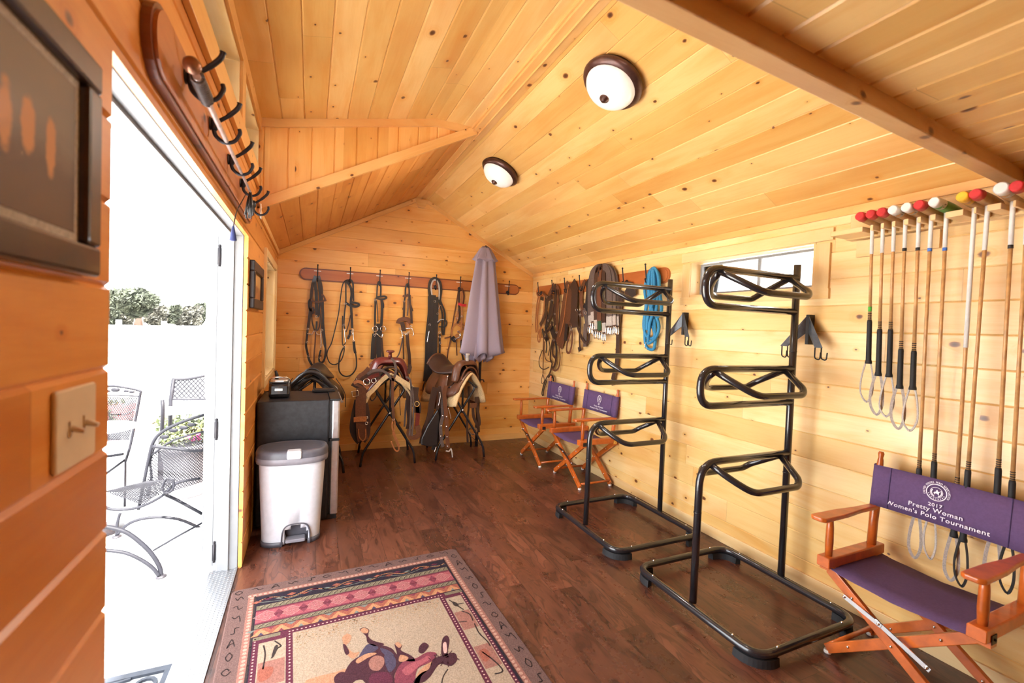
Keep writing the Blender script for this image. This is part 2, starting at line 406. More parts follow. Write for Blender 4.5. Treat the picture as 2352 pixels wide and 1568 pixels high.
# diamond plate
t = NT('diamond_plate'); uv = t.add('ShaderNodeTexCoord'); sp = t.add('ShaderNodeSeparateXYZ'); t.L(uv.outputs['Object'], sp.inputs[0])
a = t.math('SINE', t.math('MULTIPLY', t.math('ADD', sp.outputs[0], sp.outputs[1]), 170.)); b_ = t.math('SINE', t.math('MULTIPLY', t.math('SUBTRACT', sp.outputs[0], sp.outputs[1]), 170.))
h = t.ramp(t.math('MULTIPLY', a, b_), .3, .7); t.b.inputs['Base Color'].default_value = (.72, .73, .75, 1); t.b.inputs['Metallic'].default_value = .9
t.b.inputs['Roughness'].default_value = .38; t.bump(h, .6, .004); t.b.inputs['Base Color'].default_value = (.42, .43, .45, 1); M['diamond'] = t.mat

# ================================================================== THE SHED
def cuts(lo, hi, extra):
    s = sorted(set([lo, hi]+[e for e in extra if lo+1e-5 < e < hi-1e-5])); return list(zip(s[:-1], s[1:]))
def boards(mb, O, U, V, N, v0, v1, u0, u1, openings=(), pitch=.147, th=.02, ch=.007, mi=0):
    O, U, V, N = map(Vector, (O, U, V, N)); f0 = u0 if callable(u0) else (lambda v: u0); f1 = u1 if callable(u1) else (lambda v: u1)
    k = math.floor(v0/pitch+1e-6)
    while k*pitch < v1-1e-5:
        a0, b0 = k*pitch, (k+1)*pitch; lo, hi = max(a0, v0), min(b0, v1); k += 1
        if hi-lo < .002: continue
        for a, b in cuts(lo, hi, [w for o in openings for w in (o[2], o[3])]):
            mid = (a+b)/2
            act = sorted([(o[0], o[1]) for o in openings if o[2] < mid < o[3]])
            segs = []; cur = None
            for o in act:
                segs.append((cur, o[0])); cur = o[1]
            segs.append((cur, None))
            for s0, s1 in segs:
                prof = [(a, 0)]
                prof += [(a, th-ch), (a+ch, th)] if abs(a-a0) < 1e-6 else [(a, th)]
                prof += [(b-ch, th), (b, th-ch)] if abs(b-b0) < 1e-6 else [(b, th)]
                prof += [(b, 0)]
                A = [(f0(v) if s0 is None else s0) for v, n in prof]; B = [(f1(v) if s1 is None else s1) for v, n in prof]
                if max(y-x for x, y in zip(A, B)) < .004: continue
                B = [max(x+.001, y) for x, y in zip(A, B)]
                ia = mb.add([O+U*x+V*v+N*n for x, (v, n) in zip(A, prof)]); ib = mb.add([O+U*x+V*v+N*n for x, (v, n) in zip(B, prof)])
                m = len(prof)
                for j in range(m-1):
                    vm = .5*(prof[j][0]+prof[j+1][0]); vm = min(max(vm, a+.001), b-.001)
                    va, vb = (min(max(prof[q][0], a+.0006), b-.0006) for q in (j, j+1))
                    mb.face((ia[j], ib[j], ib[j+1], ia[j+1]), mi, [(A[j], va), (B[j], va), (B[j+1], vb), (A[j+1], vb)])
                mb.face(ia, mi, [(A[q]+prof[q][1], min(max(prof[q][0], a+.0006), b-.0006)) for q in range(m)])
                mb.face(ib[::-1], mi, [(B[q]+prof[q][1], min(max(prof[q][0], a+.0006), b-.0006)) for q in range(m)][::-1])
def slab(mb, fn, u0, u1, v0, v1, openings, mi=0):
    for a, b in cuts(v0, v1, [w for o in openings for w in (o[2], o[3])]):
        act = sorted([(o[0], o[1]) for o in openings if o[2] < (a+b)/2 < o[3]]); cur = u0
        for o in act+[(u1, None)]:
            if o[0]-cur > 1e-4: mb.box(*fn(cur, o[0], a, b), mi=mi)
            if o[1] is not None: cur = o[1]

EA, RX0, RX1, RZ, YD = 2.144, 1.085, 1.19, 2.905, 3.30       # eave height, ridge board, ridge height, far cheek of the dormer
SR = (RZ-EA)/(XR-RX1)                                         # slope
DOOR = (1.03, 2.92, -.2, 1.885)
# left wall: boards, backing, openings (door, tall window, two clerestory windows)
OL = [DOOR, (3.90, 4.93, .95, 1.905), (.90, 2.46, 2.355, 2.615), (2.56, 3.28, 2.355, 2.615)]
mb = MB(); boards(mb, (XL-.02, 0, 0), (0, 1, 0), (0, 0, 1), (1, 0, 0), 0, EA, YN, YB, OL)
boards(mb, (XL-.02, 0, 0), (0, 1, 0), (0, 0, 1), (1, 0, 0), EA, 2.76, YN, YD, OL)
slab(mb, lambda a, b, c, d: ((XL-.11, a, c), (XL-.02, b, d)), YN, YB, -.1, EA, [(DOOR[0]-.03, DOOR[1]+.03, -.2, DOOR[3]+.03)]+OL[1:2])
slab(mb, lambda a, b, c, d: ((XL-.11, a, c), (XL-.02, b, d)), YN, YD, EA, 2.78, OL[2:])
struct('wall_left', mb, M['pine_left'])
# right wall
OR = [(1.66, 2.595, 1.715, 1.985)]
mb = MB(); boards(mb, (XR+.02, 0, 0), (0, 1, 0), (0, 0, 1), (-1, 0, 0), 0, EA+.03, YN, YB, OR, ch=.0045)
slab(mb, lambda a, b, c, d: ((XR+.02, a, c), (XR+.12, b, d)), YN, YB, -.1, EA, OR)
struct('wall_right', mb, M['pine_right'])
# back wall with its gable
zr = lambda x: min(RZ, EA+(x-XL)*(RZ-EA)/(RX0-XL)) if x < 1.14 else min(RZ, EA+(XR-x)*SR)
xl_ = lambda z: XL if z < EA else XL+(z-EA)*(RX0-XL)/(RZ-EA)
xr_ = lambda z: XR if z < EA else XR-(z-EA)/SR
mb = MB(); boards(mb, (0, YB+.02, 0), (1, 0, 0), (0, 0, 1), (0, -1, 0), 0, RZ, xl_, xr_, ch=.0045)
mb.prism([(XL-.11, YB+.02, -.1), (XR+.12, YB+.02, -.1), (XR+.12, YB+.02, EA), (RX1, YB+.02, RZ+.03), (RX0, YB+.02, RZ+.03), (XL-.11, YB+.02, EA)], (0, .1, 0))
struct('wall_back', mb, M['pine_back'])
# near wall behind the camera
ON = []
mb = MB(); boards(mb, (0, YN-.02, 0), (1, 0, 0), (0, 0, 1), (0, 1, 0), 0, RZ, xl_, xr_, ON)
slab(mb, lambda a, b, c, d: ((a, YN-.12, c), (b, YN-.02, d)), XL-.11, XR+.12, -.1, EA, ON)
mb.prism([(XR+.12, YN-.12, EA), (RX1, YN-.12, RZ+.03), (RX0, YN-.12, RZ+.03), (XL-.11, YN-.12, EA)], (0, .1, 0))
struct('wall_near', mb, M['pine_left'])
# floor
mb = MB(); mb.face(mb.add([(XL-.025, YN, 0), (XR, YN, 0), (XR, YB, 0), (XL-.025, YB, 0)]), 0, [(YN, XL+2), (YN, XR+2), (YB, XR+2), (YB, XL+2)])
mb.box((XL-.025, YN, -.1), (XR, YB, -.004)); struct('floor', mb, M['floor'])
# ceiling: right slope, left slope, dormer ceiling
mb = MB(); LR = math.hypot(XR-RX1, RZ-EA); VR = Vector((RX1-XR, 0, RZ-EA))/LR; NR = Vector((-(RZ-EA), 0, -(XR-RX1)))/LR
boards(mb, Vector((XR, 0, EA))-NR*.02, (0, 1, 0), VR, NR, 0, LR, YN, YB, pitch=.134, ch=.004)
mb.prism([(XR+.35, YN-.3, EA-.35*SR+.03), (RX1, YN-.3, RZ+.03), (RX1, YN-.3, RZ+.13), (XR+.35, YN-.3, EA-.35*SR+.13)], (0, YB-YN+.6, 0), 1)
struct('ceiling', mb, [M['pine_ceil'], M['white_paint']])
mb = MB(); LL = math.hypot(RX0-XL, RZ-EA); VL = Vector((RX0-XL, 0, RZ-EA))/LL; NL = Vector((RZ-EA, 0, -(RX0-XL)))/LL
boards(mb, Vector((XL, 0, EA))-NL*.02, (0, 1, 0), VL, NL, 0, LL, YD+.02, YB, pitch=.134, ch=.006)
mb.prism([(XL-.15, YD+.08, EA-.08+.03), (RX0, YD+.08, RZ+.03), (RX0, YD+.08, RZ+.13), (XL-.15, YD+.08, EA-.08+.13)], (0, YB-YD+.22, 0), 1)
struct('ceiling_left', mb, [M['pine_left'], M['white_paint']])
mb = MB(); DP = [(XL, 2.69), (-.22, 2.705), (.80, 2.932), (RX0, 2.932)]
for (xa, za), (xb, zb) in zip(DP[:-1], DP[1:]):
    l = math.hypot(xb-xa, zb-za); V_ = Vector((xb-xa, 0, zb-za))/l; N_ = Vector((zb-za, 0, -(xb-xa)))/l
    boards(mb, Vector((xa, 0, za))-N_*.02-V_*(xa+1), (0, 1, 0), V_, N_, xa+1, xa+1+l, YN, YD, pitch=.134, ch=.006)
mb.prism([(XL-.15, YN-.3, 2.80), (RX0+.1, YN-.3, 3.02), (RX0+.1, YN-.3, 3.12), (XL-.15, YN-.3, 2.90)], (0, YD-YN+.45, 0), 1)
struct('ceiling_dormer', mb, [M['pine_ceil'], M['white_paint']])
# dormer far cheek: vertical boards
zc = lambda x: EA+(x-XL)*(RZ-EA)/(RX0-XL)
zd_ = lambda x: 2.69+(x-XL)*.015/.11 if x < -.22 else min(2.932, 2.705+(x+.22)*.227/1.02)
mb = MB(); boards(mb, (-1, YD+.02, 0), (0, 0, 1), (1, 0, 0), (0, -1, 0), XL+1, RX0+1, lambda v: zc(v-1)-.02, lambda v: zd_(v-1)+.02, pitch=.14, ch=.007)
mb.prism([(XL-.11, YD+.02, EA-.02), (RX0, YD+.02, RZ+.02), (RX0, YD+.02, 2.97), (XL-.11, YD+.02, 2.75)], (0, .05, 0))
struct('wall_dormer', mb, M['pine_back'])
# loft ceiling over the near end and its edge beam
mb = MB(); boards(mb, (-1, 0, 2.16), (0, 1, 0), (1, 0, 0), (0, 0, -1), XL+1, XR+1, YN, lambda v: .70+.062*(v-1), pitch=.134, ch=.007)
mb.prism([(XL, YN, 2.16), (XL, .68, 2.16), (XR, .86, 2.16), (XR, YN, 2.16)], (0, 0, .02)); struct('ceiling_loft', mb, M['pine_ceil'])
mb = MB(); by = lambda x: .679+.062*x
mb.prism([(XL, by(XL), 2.088), (XL, by(XL), 2.20), (XL, by(XL)+.055, 2.20), (XL, by(XL)+.055, 2.088)], (XR-XL, .062*(XR-XL), 0))
mb.uv = {k: [(mb.v[i].x, mb.v[i].y+mb.v[i].z+.2) for i in f] for k, f in enumerate(mb.f)}
bevel(struct('trim_1', mb, M['pine_beam']), .004)
# ridge board with two stepped edges
mb = MB(); mb.box((RX0, YN, RZ-.005), (RX1, YB, RZ+.05)); mb.box((RX0-.012, YN, RZ+.010), (RX0, YB, RZ+.05)); mb.box((RX0+.045, YN, RZ-.017), (RX0+.049, YB, RZ)); 
bevel(struct('trim_2', mb, M['pine_trim']), .003)
# trims along the slopes
def strip(n, a, b, w, th, side, nrm, m='pine_trim'):
    """flat board from a to b, w wide to one side, th thick"""
    a, b, side, nrm = map(Vector, (a, b, side, nrm)); side = side.normalized(); nrm = nrm.normalized(); mb = MB()
    mb.prism([a, a+side*w, a+side*w+nrm*th, a+nrm*th], b-a); L = (b-a).length
    mb.uv = {}
    for k, f in enumerate(mb.f):
        mb.uv[k] = [((mb.v[i]-a).dot((b-a).normalized()), (mb.v[i]-a).dot(side)+(mb.v[i]-a).dot(nrm)+.3*(hash(n) % 7)*0+.05) for i in f]
    return bevel(struct(n, mb, M[m]), .002)
strip('trim_3', (XL, YB, EA-.0), (1.12, YB, RZ+.01), .042, .018, (.47, 0, -.88), (0, -1, 0))
strip('trim_4', (XR, YB, EA-.0), (1.20, YB, RZ-.0), .042, .018, (-.47, 0, -.88), (0, -1, 0))
strip('trim_5', (XR, YN, EA-.043), (XR, YB, EA-.043), .043, .016, (0, 0, 1), (-1, 0, 0), 'pine_trim')
strip('trim_6', (XL, YD, EA-.045), (XL, YB, EA-.045), .045, .016, (0, 0, 1), (1, 0, 0), 'pine_trim')
strip('trim_7', (XL-.0, YD, EA+.035), (1.09, YD, RZ+.035), .062, .03, (.47, 0, -.88), (0, -1, 0))
mb = MB()
for (xa, za), (xb, zb) in zip(DP[:-1], DP[1:]): mb.prism([(xa, YD, za), (xb, YD, zb), (xb, YD, zb-.05), (xa, YD, za-.05)], (0, -.022, 0))
mb.uv = {k: [(mb.v[i].x, mb.v[i].z*.3) for i in f] for k, f in enumerate(mb.f)}
struct('trim_8', mb, M['pine_trim'])
strip('trim_9', (XL, YN, 2.25), (XL, YD, 2.25), .10, .02, (0, 0, 1), (1, 0, 0), 'pine_left' if 0 else 'pine_trim')
strip('trim_10', (XL, YN, 2.618), (XL, YD, 2.618), .075, .018, (0, 0, 1), (1, 0, 0))
strip('trim_11', (XL, 2.463, 2.35), (XL, 2.463, 2.618), .094, .018, (0, 1, 0), (1, 0, 0))
# apex block on the back wall
mb = MB(); mb.prism([(1.06, YB, 2.885), (1.22, YB, 2.885), (1.175, YB, 2.79), (1.105, YB, 2.79)], (0, -.03, 0)); mb.uv = {k: [(mb.v[i].x, mb.v[i].z) for i in f] for k, f in enumerate(mb.f)}
bevel(struct('trim_12', mb, M['pine_trim']), .003)
# baseboards
def base_(n, a, b, nrm, m):
    return strip(n, a, b, .075, .014, (0, 0, 1), nrm, m)
base_('baseboard_back', (XL, YB, 0), (XR, YB, 0), (0, -1, 0), 'pine_trim')
base_('baseboard_right', (XR, YN, 0), (XR, YB, 0), (-1, 0, 0), 'pine_pale')
# tall left window
def reveal(mb, x0, x1, o, t=.012, lip=0):
    a, b, c, d = o
    mb.box((x0, a, c), (x1, a+t, d)); mb.box((x0, b-t, c), (x1, b, d)); mb.box((x0, a+t, c), (x1, b-t, c+t)); mb.box((x0, a+t, d-t), (x1, b-t, d))
def sash(mb, x, o, w=.04, t=.03, mull=None):
    a, b, c, d = o
    mb.box((x, a, c), (x+t, a+w, d)); mb.box((x, b-w, c), (x+t, b, d)); mb.box((x, a+w, c), (x+t, b-w, c+w)); mb.box((x, a+w, d-w), (x+t, b-w, d))
    for m_ in (mull or []): mb.box((x+.004, m_-.01, c+w), (x+t-.004, m_+.01, d-w))
def window(n, name_x0, name_x1, xs, o, mull, trimspec=None, w=.04):
    mb = MB(); reveal(mb, name_x0, name_x1, o)
    for q in (trimspec or []): mb.box(*q)
    f = struct(n, mb, M['pine_pale'])
    i = (o[0]+.018, o[1]-.018, o[2]+.018, o[3]-.018)
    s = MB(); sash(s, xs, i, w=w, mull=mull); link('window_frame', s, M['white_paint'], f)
    g = MB(); g.box((xs+.012, i[0]+w, i[2]+w), (xs+.016, i[1]-w, i[3]-w)); link('pane', g, M['glass'], f)
    return f
window('window_1', XL-.115, XL+.004, XL-.112, OL[1], None,
       [((XL, 3.835, .90), (XL+.018, 3.90, 1.96)), ((XL, 4.93, .90), (XL+.018, 4.985, 1.96)), ((XL, 3.90, 1.905), (XL+.018, 4.93, 1.96)), ((XL, 3.90, .90), (XL+.018, 4.93, .95))])
window('window_2', XL-.115, XL+.004, XL-.112, OL[2], [1.7]); window('window_3', XL-.115, XL+.004, XL-.112, OL[3], None)
window('window_4', XR-.004, XR+.12, XR+.085, OR[0], [2.085],
       [((XR, 1.56, 1.98), (XR-.018, 2.67, 2.048)), ((XR, 1.575, 1.71), (XR-.016, 1.66, 1.966)), ((XR, 2.585, 1.71), (XR-.016, 2.66, 1.966)), ((XR, 2.595, 1.715), (XR-.006, 2.60, 1.966)), ((XR, 1.57, 1.655), (XR-.018, 2.67, 1.712))], w=.016)
# doorway: white jambs, head, stops, threshold and the leaf folded back against the outside wall
a, b, c, d = DOOR; x0, x1 = XL-.022, XL-.125
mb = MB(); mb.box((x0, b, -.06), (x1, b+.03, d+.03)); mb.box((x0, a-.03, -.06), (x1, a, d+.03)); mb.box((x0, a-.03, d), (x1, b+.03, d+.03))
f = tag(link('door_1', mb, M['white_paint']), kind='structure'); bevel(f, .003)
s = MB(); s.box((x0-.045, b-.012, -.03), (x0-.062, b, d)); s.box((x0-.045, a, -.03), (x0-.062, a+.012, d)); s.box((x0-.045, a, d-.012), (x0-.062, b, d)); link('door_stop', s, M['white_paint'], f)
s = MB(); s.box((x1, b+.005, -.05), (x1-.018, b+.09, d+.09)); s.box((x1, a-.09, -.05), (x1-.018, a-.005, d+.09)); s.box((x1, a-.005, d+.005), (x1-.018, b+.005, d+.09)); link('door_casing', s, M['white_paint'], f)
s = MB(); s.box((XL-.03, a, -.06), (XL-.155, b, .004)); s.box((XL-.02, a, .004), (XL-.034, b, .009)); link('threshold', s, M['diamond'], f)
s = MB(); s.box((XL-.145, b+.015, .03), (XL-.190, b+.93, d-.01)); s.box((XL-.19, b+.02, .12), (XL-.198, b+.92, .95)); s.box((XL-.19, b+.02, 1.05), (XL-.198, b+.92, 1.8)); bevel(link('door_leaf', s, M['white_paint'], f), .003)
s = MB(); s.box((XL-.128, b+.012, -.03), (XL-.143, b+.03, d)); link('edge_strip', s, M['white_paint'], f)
for z in (.11, .80, 1.76):
    s = MB(); s.lathe([(.006, -.055), (.006, .055)], (XL-.136, b+.004, z), n=10); s.ball((XL-.136, b+.004, z+.058), .007); s.box((XL-.128, b+.002, z-.045), (XL-.145, b+.006, z+.045)); link('hinge', s, M['iron'], f)

# ================================================================== OUTSIDE
PZ = -.08
mb = MB(); mb.box((-2.9, -8, PZ-.1), (XL-.115, 14, PZ)); struct('patio', mb, M['concrete'])
mb = MB(); mb.poly([(-200, -60, PZ-.03), (200, -60, PZ-.03), (200, 260, PZ-.03), (-200, 260, PZ-.03)]); struct('ground', mb, simple('pale_dry_ground', (.62, .58, .50, 1), .95, vary=.05, scale=2))

# ================================================================== SADDLE RACKS
def rack(label, loc, rot=0):
    t = thing('saddle_rack', label, 'saddle rack', group='three tier tubular saddle racks')
    m = M['black_tube']; r = .0188
    # local frame: x towards the wall, y along the wall; posts at y = 0
    mb = MB(); mb.tube(corner([(0, -.40, .055), (.70, -.40, .055), (.70, .38, .055), (0, .38, .055)], .09, 6, closed=True), r, 12, closed=True)
    link('base_frame', mb, m, t)
    for x, y in ((0, -.40), (.70, -.40), (.70, .38), (0, .38)):
        sx, sy = (1 if x == 0 else -1), (1 if y < 0 else -1); path = []
        for k in range(13):
            a = R(-12+114*k/12); path.append((x+sx*(.09-.10*math.sin(a)), y+sy*(.09-.10*math.cos(a)), .019))
        f = MB(); f.ribbon(path, .034, .05, (0, 0, 1)) if 0 else None
        I = []
        for p in path:
            c = Vector((x+sx*.09, y+sy*.09, .0)); d = (Vector((p[0], p[1], 0))-c).normalized()
            I.append(f.add([c+d*.076, c+d*.112, c+d*.109+Vector((0, 0, .036)), c+d*.079+Vector((0, 0, .036))]))
        for k in range(12):
            for j in range(4): f.face((I[k][j], I[k][(j+1) % 4], I[k+1][(j+1) % 4], I[k+1][j]))
        f.face(I[0]); f.face(I[-1][::-1]); link('foot', f, M['rubber'], t)
    for x, y in ((0, -.27), (0, .25), (.12, -.40), (.58, -.40), (.12, .38), (.58, .38), (.70, -.28), (.70, .26)):
        bt = MB(); bt.ball((x, y, .074), .006, 8); link('bolt', bt, M['steel'], t)
    z1, z2, z3 = .775, 1.255, 1.765
    p = MB(); p.tube([(.715, 0, .06), (.715, 0, 1.84)], r, 14)
    for z in (.66, 1.35): p.tube([(.715, 0, z), (.715, 0, z+.006)], r+.0012, 14)
    link('rear_post', p, m, t)
    p = MB(); p.tube(corner([(.04, 0, .06), (.045, 0, z1), (.715, 0, z1)], .12, 8), r, 14); p.tube([(.042, 0, .52), (.042, 0, .526)], r+.0012, 14); link('front_post', p, m, t)
    for z in (z2, z3):
        p = MB(); p.tube(corner([(.715, 0, z), (.02, 0, z), (.02, 0, z-.19), (.715, 0, z-.19)], .095, 8), r, 14); link('loop', p, m, t)
    for z in (z1, z2, z3):
        p = MB()
        for sg in (-1, 1):
            p.tube(corner([(.115, 0, z-.012), (.155, sg*.09, z-.065), (.235, sg*.165, z-.122), (.565, sg*.165, z-.122), (.600, sg*.145, z-.095), (.650, 0, z-.008)], .055, 7), r*.92, 12)
        link('saddle_arm', p, m, t)
    t.location = loc; t.rotation_euler = (0, 0, rot); return t
r1 = rack('black three tier tubular saddle rack in front of the window, nearer of the two', (1.775, 1.665, 0))
r2 = dup(r1); r2.location = (1.765, 2.635, 0); r2['label'] = 'black three tier tubular saddle rack beside the blue rope, farther of the two'


# blue-grey bracket hooks on the right wall behind the racks
def bracket(label, y, z=1.545):
    t = thing('tack_bracket', label, 'tack bracket', (XR-.02, y, z-.1), 'steel tack brackets behind the racks')
    p = MB(); p.rbox((XR-.050, y-.010, z-.15), (XR, y+.010, z+.02), .003); link('wall_plate', p, M['black'], t)
    for sg in (-1, 1):
        a = MB(); x0, x1 = XR-.05, XR-.095
        a.prism([(x0, y+sg*.012, z), (x0, y+sg*.012, z-.075), (x1, y+sg*.085, z-.155), (x1, y+sg*.118, z-.155)], (.0, 0, -.004)) if 0 else None
        a.prism([(XR-.045, y+sg*.006, z+.01), (XR-.045, y+sg*.006, z-.085), (x1, y+sg*.075, z-.165), (x1, y+sg*.118, z-.165)], (-.004, sg*.003, 0))
        link('arm', a, M['grey_metal'], t)
        for q in (.078, .112):
            h = MB(); h.tube(corner([(x1, y+sg*q, z-.163), (x1, y+sg*q, z-.225), (x1-.01, y+sg*q-.034, z-.232), (x1-.014, y+sg*q-.040, z-.19)], .014, 4), .0035, 8); link('hook', h, M['iron'], t)
    return t
bracket('blue-grey steel tack bracket with wire hooks on wall behind the nearer rack', 1.655); bracket('blue-grey steel tack bracket with wire hooks on wall behind the farther rack', 2.60, 1.575)

# ================================================================== DIRECTOR'S CHAIRS
def text_mesh(body, size, align='CENTER'):
    cu = bpy.data.curves.new('txt', 'FONT'); cu.body = body; cu.size = size; cu.align_x = align; cu.space_character = 1.08
    cu.resolution_u = 2; cu.extrude = 0; cu.offset = size*.012
    o = bpy.data.objects.new('txt', cu); COL.objects.link(o); bpy.context.view_layer.update()
    dg = bpy.context.evaluated_depsgraph_get(); me = bpy.data.meshes.new_from_object(o.evaluated_get(dg))
    vs = [v.co.copy() for v in me.vertices]; fs = [tuple(p.vertices) for p in me.polygons]
    bpy.data.objects.remove(o); bpy.data.curves.remove(cu); bpy.data.meshes.remove(me); return vs, fs
def put_text(mb, body, size, fn, align='CENTER', mi=0):
    vs, fs = text_mesh(body, size, align); n = len(mb.v); mb.v += [Vector(fn(p.x, p.y)) for p in vs]
    for f in fs: mb.face([n+i for i in f], mi)
def arc2(fn, r0, r1, a0, a1, n, mb, k=1.):
    A = mb.add([fn(r0*math.cos(a0+(a1-a0)*i/n), r0*k*math.sin(a0+(a1-a0)*i/n)) for i in range(n+1)])
    B = mb.add([fn(r1*math.cos(a0+(a1-a0)*i/n), r1*k*math.sin(a0+(a1-a0)*i/n)) for i in range(n+1)])
    for i in range(n): mb.face((A[i], A[i+1], B[i+1], B[i]))
def chair(label, loc, rot=0, wood='cherry', near=True):
    t = thing('directors_chair', label, "director's chair", group='purple canvas folding chairs'); w = M[wood]
    H, D = .255, .215
    for sg in (-1, 1):
        s = MB(); s.rbox((-D, sg*H-.027, .405), (D, sg*H+.027, .452), .006, axis=0); link('seat_rail', s, w, t)
        # arm rest: flared paddle, narrow at the back
        y = sg*H; out = [(-.262, y-.034), (-.275, y-.02), (-.275, y+.02), (-.262, y+.034), (-.10, y+.031), (.02, y+.02), (.17, y+.017), (.17, y-.017), (.02, y-.02), (-.10, y-.031)]
        a = MB(); a.prism([(p, q, .622) for p, q in out], (0, 0, .020)); bevel(link('armrest', a, w, t), .006, 3)
        p = MB(); p.lathe([(.014, 0), (.0165, .06), (.015, .13), (.011, .175)], (-.175, y, .45), n=14); link('arm_post', p, w, t)
        p = MB(); p.tube([(.155, y, .44), (.162, y, .56), (.170, y, .64), (.186, y, .80), (.192, y, .855), (.193, y, .865), (.194, y, .885), (.195, y, .895)], [.019, .0185, .020, .015, .012, .0095, .013, .009], 12); link('back_post', p, w, t)
        for x in (-.165, .165):
            hb = MB(); hb.box((x-.022, y-sg*.028, .385), (x+.022, y+sg*.0285, .408)); link('hinge_block', hb, w, t)
            q = MB(); q.box((x-.018, y+sg*.027, .398), (x+.018, y+sg*.030, .430)); q.ball((x, y+sg*.031, .414), .005, 8); link('hinge_plate', q, M['brass' if x > 0 else 'iron'], t)
    for x, nm in ((-.165, 1), (.165, 1)):
        for sg in (-1, 1):
            xo = x-.013*sg
            d = Vector((0, sg*(2*H-.015), .37)).normalized(); nn = Vector((0, -d.z, d.y)) if sg > 0 else Vector((0, -d.z, d.y))
            a0 = Vector((xo, -sg*(H-.004), .020)); b0 = Vector((xo, sg*(H-.012), .395)); l = MB()
            l.prism([a0-nn*.020-Vector((.011, 0, 0)), a0+nn*.020-Vector((.011, 0, 0)), a0+nn*.020+Vector((.011, 0, 0)), a0-nn*.020+Vector((.011, 0, 0))], b0-a0)
            lg = bevel(link('leg', l, w, t), .003)
            g = MB(); g.lathe([(.014, 0), (.016, .004), (.014, .016)], (xo, -sg*(H-.006), 0), n=12); link('foot_cap', g, M['white_plastic'], lg)
            for kk in (.18, .5, .80): sc = MB(); sc.ball(a0+(b0-a0)*kk+Vector((-.012, 0, 0)), .006, 8); link('screw', sc, M['steel'], lg)
    for sg in (-1, 1):
        s = MB(); s.tube([(-.16, sg*(H-.016), .045), (.16, sg*(H-.016), .045)], .0105, 10); link('stretcher', s, w, t)
    br = MB(); br.box((-.192, .02, .262), (-.188, .05, .27)) if 0 else None
    br.ribbon([(-.195, .175, .315), (-.195, .03, .270)], .018, .004, (-1, 0, 0)); br.ribbon([(-.192, .055, .280), (-.192, -.13, .200)], .018, .004, (-1, 0, 0))
    for p in ((-.198, .17, .313), (-.198, .04, .274), (-.198, -.12, .205)): br.ball(p, .006, 8)
    link('folding_brace', br, M['steel'], t)
    # seat sling
    rows = []
    for i in range(9):
        y = -(H-.01)+(2*H-.02)*i/8; sag = .020*(1-((i-4)/4)**2)
        rows.append([(x, y, .408-sag-.002*math.sin(i*2+x*30)) for x in (-.20, -.1, 0, .1, .20)])
    s = MB(); s.grid(rows); solid(link('seat_sling', s, M['purple'], t), .003)
    # back sling wrapped round the posts
    def bx(z): return .170+(z-.64)*.10
    z0, z1 = .640, .832
    rows = []
    for y, dx in [(-H-.020, .012), (-H-.017, -.012), (-H, -.022), (-H+.03, -.014), (-H+.06, -.010), (-.1, -.004), (0, -.002), (.1, -.004), (H-.06, -.010), (H-.03, -.014), (H, -.022), (H+.017, -.012), (H+.020, .012), (H, .022)]:
        rows.append([(bx(z0+(z1-z0)*k/3)+dx, y, z0+(z1-z0)*k/3-.012*(1-(y/H)**2)*0) for k in range(4)])
    s = MB(); s.grid(rows); bs = solid(link('back_sling', s, M['purple'], t), .003)
    for y in (-H+.054, H-.054):
        st = MB(); st.ribbon([(bx(z0)-.0145, y, z0), (bx(z1)-.0145, y, z1)], .0022, .0012, (-1, 0, 0))
        link('stitched_seam', st, simple('stitch_purple', rgb(60, 44, 84), .9) if 'stitch_purple' not in bpy.data.materials else bpy.data.materials['stitch_purple'], bs)
    dy = .03 if near else .0
    def fn(u, v, y0=0., zc=.70): z = zc+v; return (bx(z)-.0125, dy-u, z)
    p = MB()
    if near:
        for s_, z_, sz in (('2017', .7135, .021), ('Pretty Woman', .690, .026), ("Women's Polo Tournament", .662, .026)):
            put_text(p, s_, sz, lambda u, v, z_=z_: fn(u*1.12, v, 0, z_))
        ef = lambda u, v: fn(u, v, 0, .776); rr = .036
        word = 'UNITED STATES POLO ASSOCIATION'
        for k, ch_ in enumerate(word):
            if ch_ == ' ': continue
            a = R(200-220*k/(len(word)-1)); ca, sa = math.cos(a-math.pi/2), math.sin(a-math.pi/2)
            put_text(p, ch_, .011, lambda u, v, a=a, ca=ca, sa=sa: ef(1.0*(.0395*math.cos(a)+u*ca-v*sa), 1.0*(.0395*math.sin(a)+u*sa+v*ca)))
        arc2(ef, .033, .0365, 0, 2*math.pi, 36, p)
        arc2(ef, .021, .0225, 0, 2*math.pi, 30, p)
        for k in range(9):
            a = R(200+140*k/8); arc2(lambda u, v, a=a: ef(.028*math.cos(a)+u, .028*math.sin(a)+v), 0, .0022, 0, 2*math.pi, 6, p)
        for sg in (-1, 1):
            for k in range(6):
                a = R(90+sg*(60+18*k)); arc2(lambda u, v, a=a: ef(.0175*math.cos(a)+u, .0175*math.sin(a)+v), 0, .0028, 0, 2*math.pi, 6, p)
        # little horse and rider in the middle of the seal
        blob = [(-.011, -.004), (-.006, .002), (-.002, .003), (-.001, .010), (.002, .012), (.004, .009), (.004, .004), (.009, .007), (.012, .004), (.009, .001), (.008, -.004), (.010, -.011), (.006, -.008), (.003, -.004), (-.003, -.004), (-.008, -.011), (-.007, -.005)]
        I = p.add([ef(*q) for q in blob]); p.face(I)
    else:
        for s_, z_, sz in (('Pretty Woman', .688, .022), ("Women's Polo Tournament", .664, .022)): put_text(p, s_, sz, lambda u, v, z_=z_: fn(u*1.05, v, 0, z_))
        ef = lambda u, v: fn(u, v, 0, .768)
